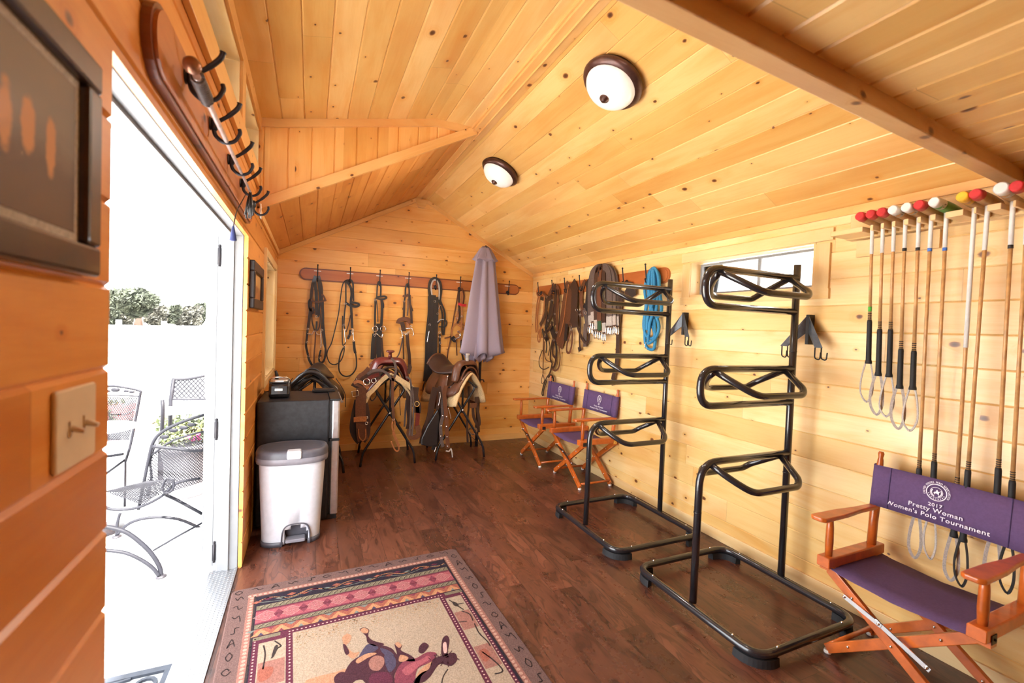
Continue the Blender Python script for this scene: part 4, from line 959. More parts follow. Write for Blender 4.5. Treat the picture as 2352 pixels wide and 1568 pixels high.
# ================================================================== TACK ON THE RIGHT WALL
CR, CQ = (1210, 600, 4.9), (1200, 590, 4.7525)
RG = 'tack hanging on the right wall hook board'
t = tack('rein_bundle', 'orange leather reins looped on the hook nearest the back corner', 'reins', RG, 160, 340, [
 ('rein', [(160, 350), (125, 420), (108, 560), (100, 700), (105, 800)], .020, 'lea_tan'), ('rein', [(150, 380), (130, 520), (120, 640), (125, 780), (132, 800)], .022, 'lea_tan'),
 ('rein', [(200, 360), (195, 520), (170, 680), (150, 800), (140, 860)], .024, 'lea_tan'), ('rein', [(175, 345), (230, 420), (225, 560), (205, 720)], .020, 'lea_brown'),
 ('rein_end', [(150, 760), (125, 830), (125, 890), (142, 905), (150, 860), (158, 780)], .014, 'lea_tan'), ('buckle_strap', [(155, 415), (215, 425), (225, 400)], .030, 'lea_black')], CR, 'r')
t = tack('bridle', 'tangled dark brown bridle hanging above the corner folding chair', 'bridle', RG, 300, 270, [
 ('crown_strap', [(310, 260), (270, 340), (240, 400)], .045, 'lea_brown'), ('crown_strap', [(310, 265), (325, 350), (318, 480), (310, 620), (320, 720)], .040, 'lea_dark'),
 ('crown_strap', [(335, 280), (360, 340), (345, 500), (340, 680), (345, 780)], .035, 'lea_brown'), ('crown_strap', [(350, 320), (372, 480), (365, 650), (350, 780)], .012, 'lea_dark'),
 ('browband', [(290, 400), (240, 430), (225, 500), (200, 620), (150, 720)], .040, 'lea_dark'), ('browband', [(215, 440), (200, 520), (225, 570), (215, 680)], .030, 'lea_black'),
 ('cheek_strap', [(285, 440), (265, 560), (235, 670), (215, 760)], .045, 'lea_black'), ('cheek_strap', [(300, 480), (280, 600), (240, 680)], .025, 'lea_dark'),
 ('noseband', [(180, 800), (240, 780), (290, 700), (270, 690)], .025, 'lea_dark'), ('noseband', [(175, 760), (200, 850), (230, 880), (210, 740), (240, 720)], .030, 'lea_black'),
 ('blinker', [(270, 730), (295, 800), (315, 870)], .090, 'lea_black'), ('cheek_strap', [(340, 780), (330, 860), (300, 900)], .030, 'lea_dark'),
 ('rein', [(190, 840), (185, 980), (185, 1120), (182, 1260)], .014, 'lea_brown'), ('rein', [(175, 1000), (140, 1100), (145, 1180), (190, 1215), (250, 1190)], .009, 'lea_dark'),
 ('rein', [(200, 900), (195, 1030), (220, 1110), (270, 1130)], .009, 'lea_brown'), ('rein', [(290, 880), (270, 1000), (265, 1100), (285, 1150), (262, 1250), (235, 1300)], .020, 'lea_dark'),
 ('rein', [(300, 900), (290, 1040), (330, 1100), (310, 1180), (285, 1200)], .022, 'lea_dark'), ('rein', [(365, 960), (375, 1080), (360, 1190), (320, 1230), (280, 1210)], .014, 'lea_brown'),
 ('rein', [(215, 880), (225, 960), (215, 1030)], .014, 'lea_black'), ('rein', [(240, 860), (260, 960), (240, 1060)], .010, 'lea_dark'), ('rein', [(320, 880), (335, 1000), (325, 1120), (310, 1180)], .026, 'lea_black'),
 ('cord', [(182, 1260), (165, 1340), (175, 1378), (198, 1340), (180, 1270)], .005, 'lea_dark'),
 ('tie_down', [(235, 1290), (205, 1350), (180, 1430), (170, 1490), (185, 1505), (192, 1440), (225, 1340)], .014, 'lea_black'), ('tie_down', [(235, 1300), (270, 1285), (295, 1310), (298, 1350)], .022, 'lea_black')], CR, 'r')
rings(t, CR, [(228, 400), (290, 435), (315, 590), (335, 800), (300, 885), (240, 665), (205, 840), (232, 1320)], .014, wall='r')
t = tack('girth', 'wide brown leather girth hanging on the third right wall hook', 'girth', RG, 480, 250, [
 ('padded_band', [(480, 245), (455, 330), (430, 500), (405, 680), (375, 820), (340, 910)], .12, 'lea_brown', {'th': .012}), ('padded_band', [(500, 245), (500, 400), (470, 600), (415, 780), (370, 965)], .12, 'lea_brown', {'th': .010}),
 ('padded_band', [(510, 245), (540, 320), (535, 480), (528, 640), (530, 745)], .12, 'lea_dark', {'th': .010}), ('billet_strap', [(450, 700), (440, 800), (432, 895)], .040, 'lea_black'),
 ('tie_strap', [(460, 690), (500, 720), (490, 800), (455, 920), (450, 1010), (480, 1025), (505, 940), (510, 800), (480, 700)], .020, 'lea_brown'), ('keeper', [(480, 640), (500, 700)], .060, 'lea_brown'),
 ('stitch_line', [(470, 260), (440, 450), (415, 660), (370, 850)], .008, 'lea_tan', {'d': .03})], CR, 'r')
rings(t, CR, [(495, 735), (500, 770)], .014, wall='r')
t = tack('strap_bundle', 'black strap bundle with small rings hanging left of the many girths', 'straps', RG, 655, 215, [
 ('strap', [(660, 220), (625, 290), (610, 420), (625, 560), (635, 620)], .040, 'lea_brown'), ('strap', [(680, 220), (700, 300), (690, 450), (690, 600), (700, 760)], .085, 'lea_black', {'th': .012}),
 ('strap', [(600, 560), (605, 700), (595, 850), (600, 1010)], .022, 'lea_dark'), ('strap', [(570, 560), (570, 720), (620, 860), (670, 920), (700, 870), (700, 800)], .024, 'lea_dark'),
 ('strap', [(640, 540), (670, 650), (680, 760)], .060, 'lea_grey'), ('strap', [(660, 700), (655, 850), (655, 960)], .045, 'lea_grey'), ('strap_tab', [(590, 960), (600, 1010)], .040, 'lea_dark'), ('roller', [(640, 490), (665, 520)], .05, 'lea_black')], CR, 'r')
rings(t, CR, [(560, 545), (600, 600), (665, 580), (600, 545)], .018, wall='r')
t = tack('girth_bundle', 'thick bundle of many grey brown girths with metal buckles', 'girths', RG, 870, 130, [], CQ, 'r')
random.seed(3)
cols = ['lea_grey', 'lea_dark', 'lea_dark', 'lea_brown', 'lea_grey', 'lea_dark', 'lea_grey', 'lea_grey', 'lea_grey', 'lea_grey']
ends = [(735, 640, 690, .0), (785, 660, 690, .01), (800, 690, 690, .03), (840, 700, 700, .03), (765, 600, 600, .03), (890, 720, 720, .02), (930, 650, 650, .01), (960, 650, 650, .03), (1000, 640, 640, .02), (1030, 650, 650, .0)]
for k, (ex, ey, _, dd) in enumerate(ends):
    sx = 870+(ex-880)*.32; top = 108+abs(ex-890)*.10
    pts = [(874+(ex-880)*.08, 112), (870+(ex-870)*.42, 108+abs(ex-890)*.06), (870+(ex-870)*.80, 175), (870+(ex-870)*.97, 300), (ex, 460), (ex, ey)]
    strap(t, 'girth', pts, .062, cols[k], x=1, cropd=CQ, d=.01+dd, th=.012)
    e2 = ey+random.choice([110, 130, 150]); 
    strap(t, 'elastic_end', [(ex, ey-2), (ex+2, ey+100)], .050, 'green_web' if k == 3 else 'cotton', x=1, cropd=CQ, d=.012+dd, th=.010)
    strap(t, 'leather_tab', [(ex+2, ey+100), (ex+2, ey+150)], .034, 'lea_dark', x=1, cropd=CQ, d=.012+dd, th=.006)
    for q in (-10, 12):
        strap(t, 'buckle', [(ex+q-7, ey+120), (ex+q+7, ey+122), (ex+q+7, ey+190), (ex+q-7, ey+188)], .006, 'steel', x=1, cropd=CQ, d=.02+dd, rope=True, closed=True)
t = tack('surcingle', 'long dark strap hanging behind the farther rack from fifth hook', 'strap', RG, 1110, 330, [
 ('strap', [(1095, 370), (1085, 420), (1065, 560), (1045, 750), (1042, 950), (1030, 1150), (1005, 1260), (990, 1330), (995, 1400)], .050, 'lea_dark', {'th': .008}),
 ('strap', [(1130, 300), (1180, 310), (1220, 350), (1190, 400), (1120, 400)], .060, 'lea_dark', {'th': .01}), ('strap', [(1140, 330), (1200, 390), (1215, 430)], .070, 'lea_black'), ('clip', [(975, 1330), (965, 1360), (978, 1385)], .010, 'steel', RO)], CQ, 'r')
t = tack('lead_rope', 'bright blue coiled lead rope with snap clips on the right wall', 'rope', RG, 1400, 140, [
 ('coil', [(1400, 140), (1365, 230), (1335, 350), (1350, 520), (1325, 700), (1330, 800), (1365, 870), (1410, 890), (1445, 850), (1440, 700), (1400, 450), (1395, 250)], .019, 'blue_rope', {'rope': True, 'closed': True}),
 ('coil', [(1420, 125), (1385, 200), (1380, 400), (1345, 600), (1335, 780), (1345, 960), (1400, 1010), (1440, 985), (1448, 850), (1410, 700), (1435, 500), (1470, 300), (1455, 160)], .019, 'blue_rope', {'rope': True, 'closed': True}),
 ('coil', [(1440, 120), (1480, 200), (1500, 400), (1520, 560), (1490, 640), (1455, 640), (1420, 560), (1415, 300), (1415, 160)], .019, 'blue_rope', {'rope': True, 'closed': True, 'd': .03}),
 ('coil', [(1450, 140), (1495, 230), (1475, 450), (1460, 620), (1490, 760), (1460, 870), (1400, 930), (1370, 930), (1385, 800), (1405, 620), (1380, 430), (1370, 250), (1400, 150)], .019, 'blue_rope', {'rope': True, 'closed': True, 'd': .018}),
 ('coil', [(1395, 150), (1380, 300), (1400, 460), (1420, 620), (1390, 720), (1380, 850)], .019, 'blue_rope', {'rope': True, 'd': .036}),
 ('coil', [(1430, 140), (1440, 300), (1430, 480), (1370, 650), (1360, 800)], .019, 'blue_rope', {'rope': True, 'd': .042}),
 ('snap_clip', [(1340, 885), (1338, 925), (1350, 945)], .014, 'steel', RO), ('snap_clip', [(1340, 950), (1345, 985), (1362, 995)], .014, 'steel', RO)], CQ, 'r')

SW = 1.15
# ================================================================== CLOSED UMBRELLA
t = thing('patio_umbrella', 'closed grey lilac patio umbrella standing against the back wall', 'umbrella', (1.85, 5.05, 0))
mb = MB(); mb.tube([(1.845, 5.05, 0), (1.875, 5.05, 2.37)], .019, 14); link('pole', mb, M['black_tube'], t)
mb = MB(); mb.lathe([(.024, 0), (.024, .05), (.034, .06), (.034, .09), (.02, .10)], (1.848, 5.05, .22), n=16); mb.tube([(1.86, 5.05, .80), (1.90, 5.03, .80), (1.905, 5.02, .775)], .007, 8); link('crank', mb, M['black'], t)
mb = MB(); mb.lathe([(.03, 0), (.032, .012), (.012, .022), (.010, .03)], (1.878, 5.05, 2.372), n=16); link('finial', mb, M['black'], t)
def cloth(zs, rs, amp, n=96, folds=7, ph=0., hem=0.):
    rows = []
    for z, r, a in zip(zs, rs, amp):
        row = []
        cx = 1.845+.030*z/2.37+(.0)
        for k in range(n):
            th = 2*math.pi*k/n; f = math.cos(folds*th+ph+1.6*math.sin(th)+z*.4); g = math.cos(3*th+1.3+ph)
            rr = r*(1+a*f*(.8+.3*g)); row.append((cx+rr*math.cos(th)*1.08, 5.05+rr*math.sin(th)*.62, z+hem*f*(1 if z == zs[-1] else 0)))
        rows.append(row)
    return rows
mb = MB(); mb.grid(cloth([2.385, 2.34, 2.28, 2.20, 2.10, 1.9, 1.7, 1.5, 1.3, 1.17, 1.10], [.03, .055, .085, .092, .10, .125, .148, .168, .188, .20, .205], [.02, .18, .28, .34, .38, .36, .34, .34, .36, .40, .44], hem=.03), closed=True); solid(link('canopy', mb, M['umbrella'], t), .003)
mb = MB(); mb.grid(cloth([2.39, 2.36, 2.31, 2.25, 2.215], [.034, .06, .085, .115, .130], [.02, .12, .18, .2, .24], folds=6, ph=1., hem=.014), closed=True); solid(link('top_valance', mb, M['umbrella'], t), .003)
mb = MB(); mb.grid(cloth([1.25, 1.16, 1.07, 1.03], [.12, .13, .13, .11], [.2, .3, .4, .45], folds=9, ph=2., hem=.02), closed=True); solid(link('inner_folds', mb, M['umbrella'], t), .003)

# ================================================================== SADDLE STANDS AND SADDLES
def stand(label, cx, yf, yb, dx=0.):
    t = thing('saddle_stand', label, 'saddle stand', (cx, (yf+yb)/2, 0), 'folding black saddle stands'); m = M['black_tube']
    for y, X in ((yf, cx), (yb, cx+dx)):
        for sg in (-1, 1):
            mb = MB(); o = Vector((0, .014*sg, 0))
            pts = [(X-sg*.268, y, 0), (X-sg*.252, y, .13), (X, y, .53), (X+sg*.155, y, .775), (X+sg*.012, y, .885)]
            mb.tube(corner([Vector(p)+o for p in pts], .05, 5), .0125, 10); link('leg', mb, m, t)
        mb = MB(); mb.tube([(X, y-.01, .50), (X, y-.01, .90)], .011, 10); link('strut', mb, m, t)
        mb = MB(); mb.lathe([(.013, 0), (.011, .006), (.004, .009)], (X, y-.03, .53), (0, -1, 0), 12); link('bolt', mb, M['steel'], t)
    for q, z in ((-.15, .775), (.15, .775), (0, .89)):
        mb = MB(); mb.tube([(cx+q, yf-.02, z), (cx+q+dx, yb+.02, z)], .011, 10); link('top_rail', mb, m, t)
    for sg in (-1, 1):
        mb = MB(); mb.tube([(cx+sg*.255, yf, .11), (cx+dx+sg*.255, yb, .11)], .003, 6); link('wire_brace', mb, M['iron'], t)
stand('black folding saddle stand under the maroon western saddle', .745, 4.615, 5.14, .03)
stand('black folding saddle stand under the brown saddle beside the umbrella', 1.508, 4.615, 5.14, .03)
stand('black folding saddle stand under the black english saddle behind the fridge', .045, 4.50, 4.98)

def saddle_frame(cx, cy, cz, yaw):
    return Matrix.Translation((cx, cy, cz)) @ Matrix.Rotation(yaw, 4, 'Z')
def tf(mb, Mx): mb.v = [Mx @ v for v in mb.v]; return mb
def arch(y, W, D, p=1.5, top=0., n=18, y2=None):
    """one cross-section of a draped shell"""
    out = []
    for k in range(n+1):
        s = -1+2*k/n; out.append((W*math.sin(s*1.45)/math.sin(1.45)*(.75+.25*abs(s)), y, top-D*abs(s)**p))
    return out
def western(label, cx, cy, cz, yaw, main, dark, hornmat, seatmat, W=.235, D=.31, group=None, SH=.085, CH_=.135, SW_=1.):
    Mx = saddle_frame(cx, cy, cz, yaw)
    t = thing('western_saddle', label, 'saddle', (cx, cy, cz), 'western saddles on folding stands')
    mb = MB(); mb.grid([arch(-.26+.55*k/8, W+.005, D+.015*math.sin(k), 1.35, .0) for k in range(9)]); solid(link('fleece_lining', tf(mb, Mx), M['fleece'], t, 'cream fleece lining'), .022)
    rows = []
    for k in range(11):
        y = -.245+.52*k/10; e = min(1, (1-abs(2*k/10-1)**6*.25)); rows.append(arch(y, W*1.03*e+.008, (D*.82)*e, 1.35, .022))
    mb = MB(); mb.grid(rows); solid(link('skirt', tf(mb, Mx), M[main], t), .010)
    # seat with rising cantle
    rows = []
    for k in range(13):
        f = k/12; y = -.10+.37*f; rise = .055*(1-f)**3+CH_*max(0, (f-.45)/.55)**2; w = SW_*.085+SW_*.075*math.sin(math.pi*min(1, f*.72))
        rows.append([(w*s, y+.012*(1-abs(s)), .045+rise*(1-.35*abs(s)**2.5)-.085*abs(s)**2.6*(1-.3*f)) for s in [-1, -.8, -.6, -.4, -.2, 0, .2, .4, .6, .8, 1]])
    mb = MB(); mb.grid(rows); subsurf(solid(link('seat', tf(mb, Mx), M[seatmat], t), .018))
    mb = MB(); edge = rows[-1]; mb.tube([Vector(p)+Vector((0, .008, -.004)) for p in edge], .013, 8); link('cantle_roll', tf(mb, Mx), M[main], t)
    # swell / fork: broad rounded arch with an open gullet
    rows = []
    for k in range(7):
        f = k/6; y = -.215+.125*f; bul = math.sin(math.pi*(.18+.72*f)); row = []
        for j in range(17):
            s = -1+2*j/16; ww = .110+.092*bul; row.append((ww*math.copysign(abs(s)**.8, s), y, .040+SH*bul*(1-abs(s)**3.6)-.13*abs(s)**6))
        rows.append(row)
    mb = MB(); mb.grid(rows); subsurf(solid(link('swell', tf(mb, Mx), M[main], t), .016))
    mb = MB(); mb.tube(cr([(-.135, -.222, -.07), (-.10, -.226, .01), (-.05, -.228, .055), (0, -.228, .068), (.05, -.228, .055), (.10, -.226, .01), (.135, -.222, -.07)], 5), .010, 8); link('gullet_edge', tf(mb, Mx), M[dark], t)
    mb = MB(); rr = [arch(-.222, .095, .10, 2., .052), arch(-.10, .095, .10, 2., .040)]; mb.grid(rr); solid(link('gullet', tf(mb, Mx), M['lea_black'], t), .006)
    hm = MB(); hm.lathe([(.022, 0), (.017, .03), (.016, .052), (.038, .060), (.043, .068), (.038, .076), (.02, .079)] if hornmat != 'cotton' else [(.022, 0), (.019, .02), (.018, .055), (.022, .058), (.023, .075), (.018, .082)], (0, -.175, .037+SH), (0, -.12, 1), 20); link('horn', tf(hm, Mx), M[hornmat], t)
    for sg in (-1, 1):
        mb = MB(); rows = []
        for k in range(7):
            f = k/6; z = -.02-.36*f; x = sg*(.155+.10*min(1, f*1.5)); w = .055+.035*math.sin(math.pi*f)
            rows.append([(x+sg*.02, -.02-w, z), (x+sg*.027, -.02, z-.004), (x+sg*.02, -.02+w, z)])
        mb.grid(rows); solid(link('fender', tf(mb, Mx), M[main], t), .008)
        mb = MB()
        for q in (.10, .055): mb.lathe([(.013, 0), (.012, .003), (.004, .006)], (sg*(.185-.05*(q < .1)), -.17+q, -.035-.02*(q < .1)), (sg, 0, .5), 12)
        link('concho', tf(mb, Mx), M['steel'], t)
    return t, Mx
C8 = (780, 800, 5.4056)
def hang(t, name, pts, w, mat, Y, **k): return strap(t, name, pts, w, mat, cropd=C8, d=YB-.035-Y, **k)
def dots(t, pts, r, Y, name='concho', mat='steel'):
    for u, v in pts:
        mb = MB(); p = at(C8[0]+u/C8[2], C8[1]+v/C8[2], y=Y); mb.lathe([(r, 0), (r*.8, .004), (r*.2, .007)], p, NB, 12); link(name, mb, M[mat], t)
def ring8(t, u, v, r, Y, rr=.003, name='ring', mat='steel', square=False):
    p = at(C8[0]+u/C8[2], C8[1]+v/C8[2], y=Y); mb = MB()
    if square: P = corner([p+Vector((a*r, 0, b*r)) for a, b in ((-.7, -1), (1, -.6), (.7, 1), (-1, .6))], .006, 3, closed=True)
    else: P = [p+Vector((r*math.cos(a), .3*r*math.sin(a), r*math.sin(a))) for a in [2*math.pi*k/18 for k in range(18)]]
    mb.tube(P, rr, 8, closed=True); link(name, mb, M[mat], t)
t, Mx = western('maroon western saddle with horn, buckled straps hanging down its left side', .735, 4.80, .930, R(0), 'lea_maroon', 'lea_dark', 'lea_maroon', 'lea_maroon', SH=.118, CH_=.08)
Y = 4.50
hang(t, 'breast_collar', [(200, 490), (250, 420), (330, 370), (430, 320), (510, 320)], .10, 'lea_dark', Y+.02, th=.014)
hang(t, 'breast_collar_lining', [(335, 590), (430, 500), (520, 400), (600, 335)], .035, 'fleece', Y+.03, th=.02)
hang(t, 'breast_collar_lining', [(690, 355), (780, 410), (870, 470), (960, 550)], .045, 'fleece', Y+.03, th=.02)
hang(t, 'breast_strap', [(345, 320), (420, 278), (510, 272), (590, 310), (640, 370), (690, 400)], .022, 'lea_grey', Y-.02)
hang(t, 'inlay', [(330, 400), (400, 350), (490, 320)], .030, 'lea_maroon', Y+.005, th=.006)
hang(t, 'side_strap', [(365, 240), (310, 300), (250, 340), (215, 390)], .034, 'lea_brown', Y, th=.006)
hang(t, 'cinch', [(270, 490), (265, 620), (260, 760), (265, 900), (275, 1060), (290, 1140)], [.055]*6+[.10]*12+[.10]*8 if 0 else .095, 'lea_brown', Y, th=.012)
hang(t, 'cinch_back', [(225, 640), (180, 850), (165, 1000), (200, 1100), (250, 1160)], .06, 'lea_black', Y+.03, th=.01)
hang(t, 'cinch_back', [(320, 680), (345, 850), (350, 1000), (330, 1100), (290, 1150)], .05, 'lea_dark', Y+.03, th=.01)
hang(t, 'cinch_band', [(175, 885), (250, 878), (335, 875)], .042, 'lea_tan', Y-.012, th=.006)
hang(t, 'cinch_strings', [(235, 1000), (245, 1100), (290, 1145), (322, 1100), (322, 1000)], .008, 'lea_tan', Y-.012)
hang(t, 'buckle_strap', [(172, 430), (230, 410), (300, 440), (355, 500)], .026, 'lea_tan', Y-.02); hang(t, 'buckle_strap', [(190, 445), (250, 470), (320, 505)], .020, 'lea_brown', Y-.015)
ring8(t, 337, 415, .030, Y-.02, .004); ring8(t, 425, 400, .022, Y-.01, .0035); ring8(t, 195, 560, .032, Y-.015, .004, 'buckle', square=True); ring8(t, 218, 370, .010, Y, .002); ring8(t, 335, 930, .012, Y-.01, .003); ring8(t, 340, 860, .009, Y-.01, .003)
hang(t, 'horn_strap', [(640, 120), (680, 170), (700, 270), (675, 370)], .020, 'lea_grey', Y+.01); hang(t, 'tie_strap', [(662, 350), (658, 500), (660, 700), (672, 870)], .022, 'lea_brown', Y-.02)
hang(t, 'tie_strap', [(672, 860), (650, 940), (665, 1030), (690, 1100), (735, 1220), (725, 1270), (690, 1260), (655, 1190), (640, 1150)], .012, 'lea_tan', Y-.02); hang(t, 'tie_strap', [(672, 870), (690, 950), (668, 1040)], .010, 'lea_tan', Y-.015)
hang(t, 'tie_strap', [(668, 1040), (690, 1100), (735, 1210)], .022, 'lea_tan', Y-.022)
ring8(t, 672, 880, .010, Y-.02); hang(t, 'latigo', [(870, 200), (872, 260), (850, 310)], .030, 'lea_dark', Y+.1)
hang(t, 'stirrup_leather', [(820, 350), (880, 400), (890, 600), (882, 850), (868, 1080)], .016, 'lea_grey', Y-.02); hang(t, 'stirrup_leather', [(895, 470), (915, 600), (915, 850), (898, 1085)], .014, 'lea_grey', Y-.02)
hang(t, 'hanging_fender', [(940, 480), (930, 600), (965, 720), (960, 800)], .075, 'lea_dark', Y, th=.01); hang(t, 'hanging_fender', [(965, 720), (970, 850), (955, 1000)], .035, 'lea_maroon', Y, th=.01)
hang(t, 'hanging_fender', [(860, 520), (860, 700), (870, 900), (850, 1000)], .045, 'lea_dark', Y+.05, th=.01)
hang(t, 'stirrup', [(870, 1000), (865, 1070), (900, 1100), (950, 1095), (985, 1060), (965, 960)], .045, 'lea_brown', Y-.01, th=.012); ring8(t, 960, 690, .024, Y-.015, .004, mat='brass'); hang(t, 'thin_string', [(745, 500), (748, 700), (757, 830)], .006, 'lea_dark', Y+.1)
hang(t, 'thin_string', [(370, 590), (400, 650), (450, 600), (460, 540)], .008, 'lea_black', Y+.1); hang(t, 'latigo', [(830, 640), (815, 800), (805, 970)], .016, 'lea_grey', Y+.1)

t, Mx = western('brown western saddle with pale wrapped horn and cream fleece, beside the umbrella', 1.475, 4.80, .925, R(28), 'lea_brown', 'lea_brown', 'cotton', 'lea_dark', W=.225, D=.33, SH=.095, SW_=1.15)
hang(t, 'stirrup_leather', [(1320, 460), (1300, 560), (1310, 700), (1325, 850), (1330, 970), (1336, 1098), (1345, 1240)], .036, 'lea_brown', Y, th=.006)
hang(t, 'stirrup_leather', [(1285, 560), (1275, 700), (1282, 830), (1255, 960), (1262, 1120), (1285, 1220)], .030, 'lea_grey', Y+.02, th=.006)
dots(t, [(1328, 848), (1328, 970), (1336, 1098), (1340, 1215), (1280, 835), (1262, 962), (1255, 1090)], .010, Y-.006)
hang(t, 'tie_string', [(1320, 1270), (1360, 1275), (1385, 1245), (1402, 1350)], .010, 'cotton', Y-.005); hang(t, 'latigo', [(1240, 470), (1245, 600), (1210, 760)], .030, 'lea_dark', Y+.02, th=.006)
mb = MB(); mb.prism([at(C8[0]+u/C8[2], C8[1]+v/C8[2], y=Y+.05) for u, v in [(1222, 750), (1245, 850), (1215, 1205), (1120, 1220), (1012, 1200), (1015, 1120), (1090, 960)]], (0, .03, 0)); bevel(link('tapadero', mb, M['lea_black'], t), .01)
hang(t, 'fender_drop', [(1190, 480), (1150, 650), (1120, 850), (1060, 1020), (1025, 1180)], .065, 'lea_dark', Y+.10, th=.010); hang(t, 'fender_drop', [(1230, 740), (1240, 950), (1230, 1100), (1160, 1260)], .04, 'lea_black', Y+.09, th=.01)
hang(t, 'buckle_pin', [(1245, 540), (1250, 600), (1225, 720)], .008, 'steel', Y-.01, rope=True); hang(t, 'chain', [(1350, 740), (1375, 830), (1380, 870)], .008, 'steel', Y-.01, rope=True); hang(t, 'chain', [(1200, 1220), (1175, 1290)], .010, 'steel', Y+.04, rope=True)
hang(t, 'off_side_strap', [(1600, 470), (1605, 700), (1585, 900), (1590, 1170)], .020, 'lea_dark', Y+.2, th=.006)
hang(t, 'off_side_billets', [(1655, 690), (1665, 850), (1720, 950), (1735, 900), (1700, 700)], .028, 'lea_dark', Y+.15, th=.006); hang(t, 'off_side_billets', [(1700, 600), (1712, 800), (1720, 1040)], .035, 'lea_dark', Y+.2, th=.008); hang(t, 'off_side_keeper', [(1625, 710), (1700, 705)], .045, 'lea_brown', Y+.14, th=.01)
hang(t, 'off_side_stirrup', [(1600, 1010), (1640, 980), (1700, 1000), (1690, 1050), (1640, 1065), (1600, 1010)], .012, 'steel', Y+.2, th=.01)

# english saddle
cx, cy, cz = .05, 4.70, .905; Mx = saddle_frame(cx, cy, cz, R(-8))
t = thing('english_saddle', 'black english saddle on a stand behind the fridge', 'saddle', (cx, cy, cz))
rows = []
for k in range(13):
    f = k/12; y = -.22+.46*f; rise = .06*(1-f)**2.5+.075*f**3; w = .055+.115*math.sin(math.pi*min(1, .12+f*.78))**1.3
    rows.append([(w*s, y, .03+rise-.075*abs(s)**2.4) for s in [-1, -.8, -.6, -.4, -.2, 0, .2, .4, .6, .8, 1]])
mb = MB(); mb.grid(rows); subsurf(solid(link('seat', tf(mb, Mx), M['lea_black'], t), .022))
mb = MB(); mb.grid([arch(-.20+.30*k/6, .265-.03*abs(k/6-.5), .24+.02*math.sin(k), 1.25, .035) for k in range(7)]); solid(link('flap', tf(mb, Mx), M['lea_black'], t), .012)
mb = MB(); mb.grid([arch(-.24+.46*k/6, .235, .20, 1.25, .0) for k in range(7)]); solid(link('panel', tf(mb, Mx), M['lea_black'], t), .03)
mb = MB(); mb.tube(cr([(-.22, -.23, -.13), (-.15, -.24, -.045), (-.07, -.245, .035), (0, -.245, .06), (.07, -.245, .035), (.15, -.24, -.045), (.22, -.23, -.13)], 6), .020, 10); link('pommel_roll', tf(mb, Mx), M['lea_black'], t)
for sg in (-1, 1):
    mb = MB(); mb.tube(cr([(sg*.05, -.20, -.02), (sg*.12, -.22, -.09), (sg*.19, -.22, -.19)], 5), [.022]*5+[.028]*5+[.02], 10); link('knee_roll', tf(mb, Mx), M['lea_black'], t)
    mb = MB(); mb.ribbon(cr([(sg*.19, -.05, -.02), (sg*.272, -.05, -.16), (sg*.285, -.05, -.30)], 5), .026, .005, (sg, 0, .3)); link('stirrup_leather', tf(mb, Mx), M['lea_dark'], t)
mb = MB(); mb.ribbon([at(752, 878, y=4.45), at(772, 890, y=4.45), at(782, 915, y=4.45), at(786, 924, y=4.45)], .02, .004, NB); mb.ribbon([at(776, 918, y=4.45), at(790, 923, y=4.45)], .010, .004, (0, 0, 1)); link('girth_strap', mb, M['cotton'], t)

# ================================================================== FRIDGE, COFFEE MAKER, BIN
t = thing('mini_fridge', 'black two-door mini fridge with silver doors beside the doorway', 'fridge', (-.06, 3.70, 0))
mb = MB(); mb.rbox((XL+.012, 3.435, .015), (.135, 3.93, .868), .012); link('cabinet', mb, M['fridge_black'], t)
for z0, z1 in ((.585, .862), (.035, .572)):
    mb = MB(); mb.rbox((.150, 3.440, z0), (.205, 3.925, z1), .012); dr = link('door', mb, M['aluminium'], t, 'silver door')
    mb = MB(); mb.box((.136, 3.45, z0+.005), (.150, 3.915, z1-.005)); link('door_gasket', mb, M['black'], dr)
mb = MB(); mb.rbox((.140, 3.438, .570), (.207, 3.927, .587), .004); link('handle_strip', mb, M['black'], t)
mb = MB(); mb.rbox((.137, 3.437, .862), (.208, 3.927, .874), .006); link('hinge_cover', mb, M['black'], t)
mb = MB(); mb.box((.1, 3.45, 0), (.20, 3.92, .035)); mb.box((XL+.03, 3.46, 0), (.1, 3.92, .016)); link('base_plinth', mb, M['black'], t)
mb = MB(); mb.rbox((.02, 3.80, .876), (.19, 3.90, .884), .02); mb.rbox((.03, 3.81, .884), (.18, 3.89, .892), .018); solo('tray', mb, M['black'], 'thin black tray lying on the back of the mini fridge', 'tray')
t = thing('coffee_maker', 'small black pod coffee maker with raised silver lid lever on the fridge', 'coffee maker', (-.195, 3.66, .869))
x0, x1 = -.262, -.128
prof = [(3.56, .869), (3.552, .90), (3.560, .955), (3.59, .985), (3.66, .998), (3.76, .985), (3.80, .95), (3.80, .869)]
mb = MB(); mb.prism([(x0, y, z) for y, z in prof], (x1-x0, 0, 0)); bevel(link('housing', mb, M['black_tube'], t), .018, 4)
mb = MB(); mb.rbox((x0+.010, 3.56, .978), (x1-.010, 3.74, 1.003), .03); bevel(link('lid', mb, M['aluminium'], t, 'silver lid'), .006)
mb = MB(); mb.tube(cr([(x0+.008, 3.60, .96), (x0+.004, 3.58, 1.0), (x0+.035, 3.57, 1.018), (x0+.10, 3.57, 1.018), (x1-.004, 3.59, 1.0), (x1-.008, 3.60, .96)], 4), .006, 8); link('lid_handle', mb, M['steel'], t)
mb = MB(); mb.tube([(-.215, 3.61, 1.0), (-.214, 3.60, 1.03), (-.222, 3.59, 1.062)], [.013, .012, .008], 10); link('lever', mb, M['black'], t)
mb = MB(); mb.box((x0+.04, 3.546, .925), (x1-.045, 3.553, .94)); link('badge', mb, M['steel'], t)
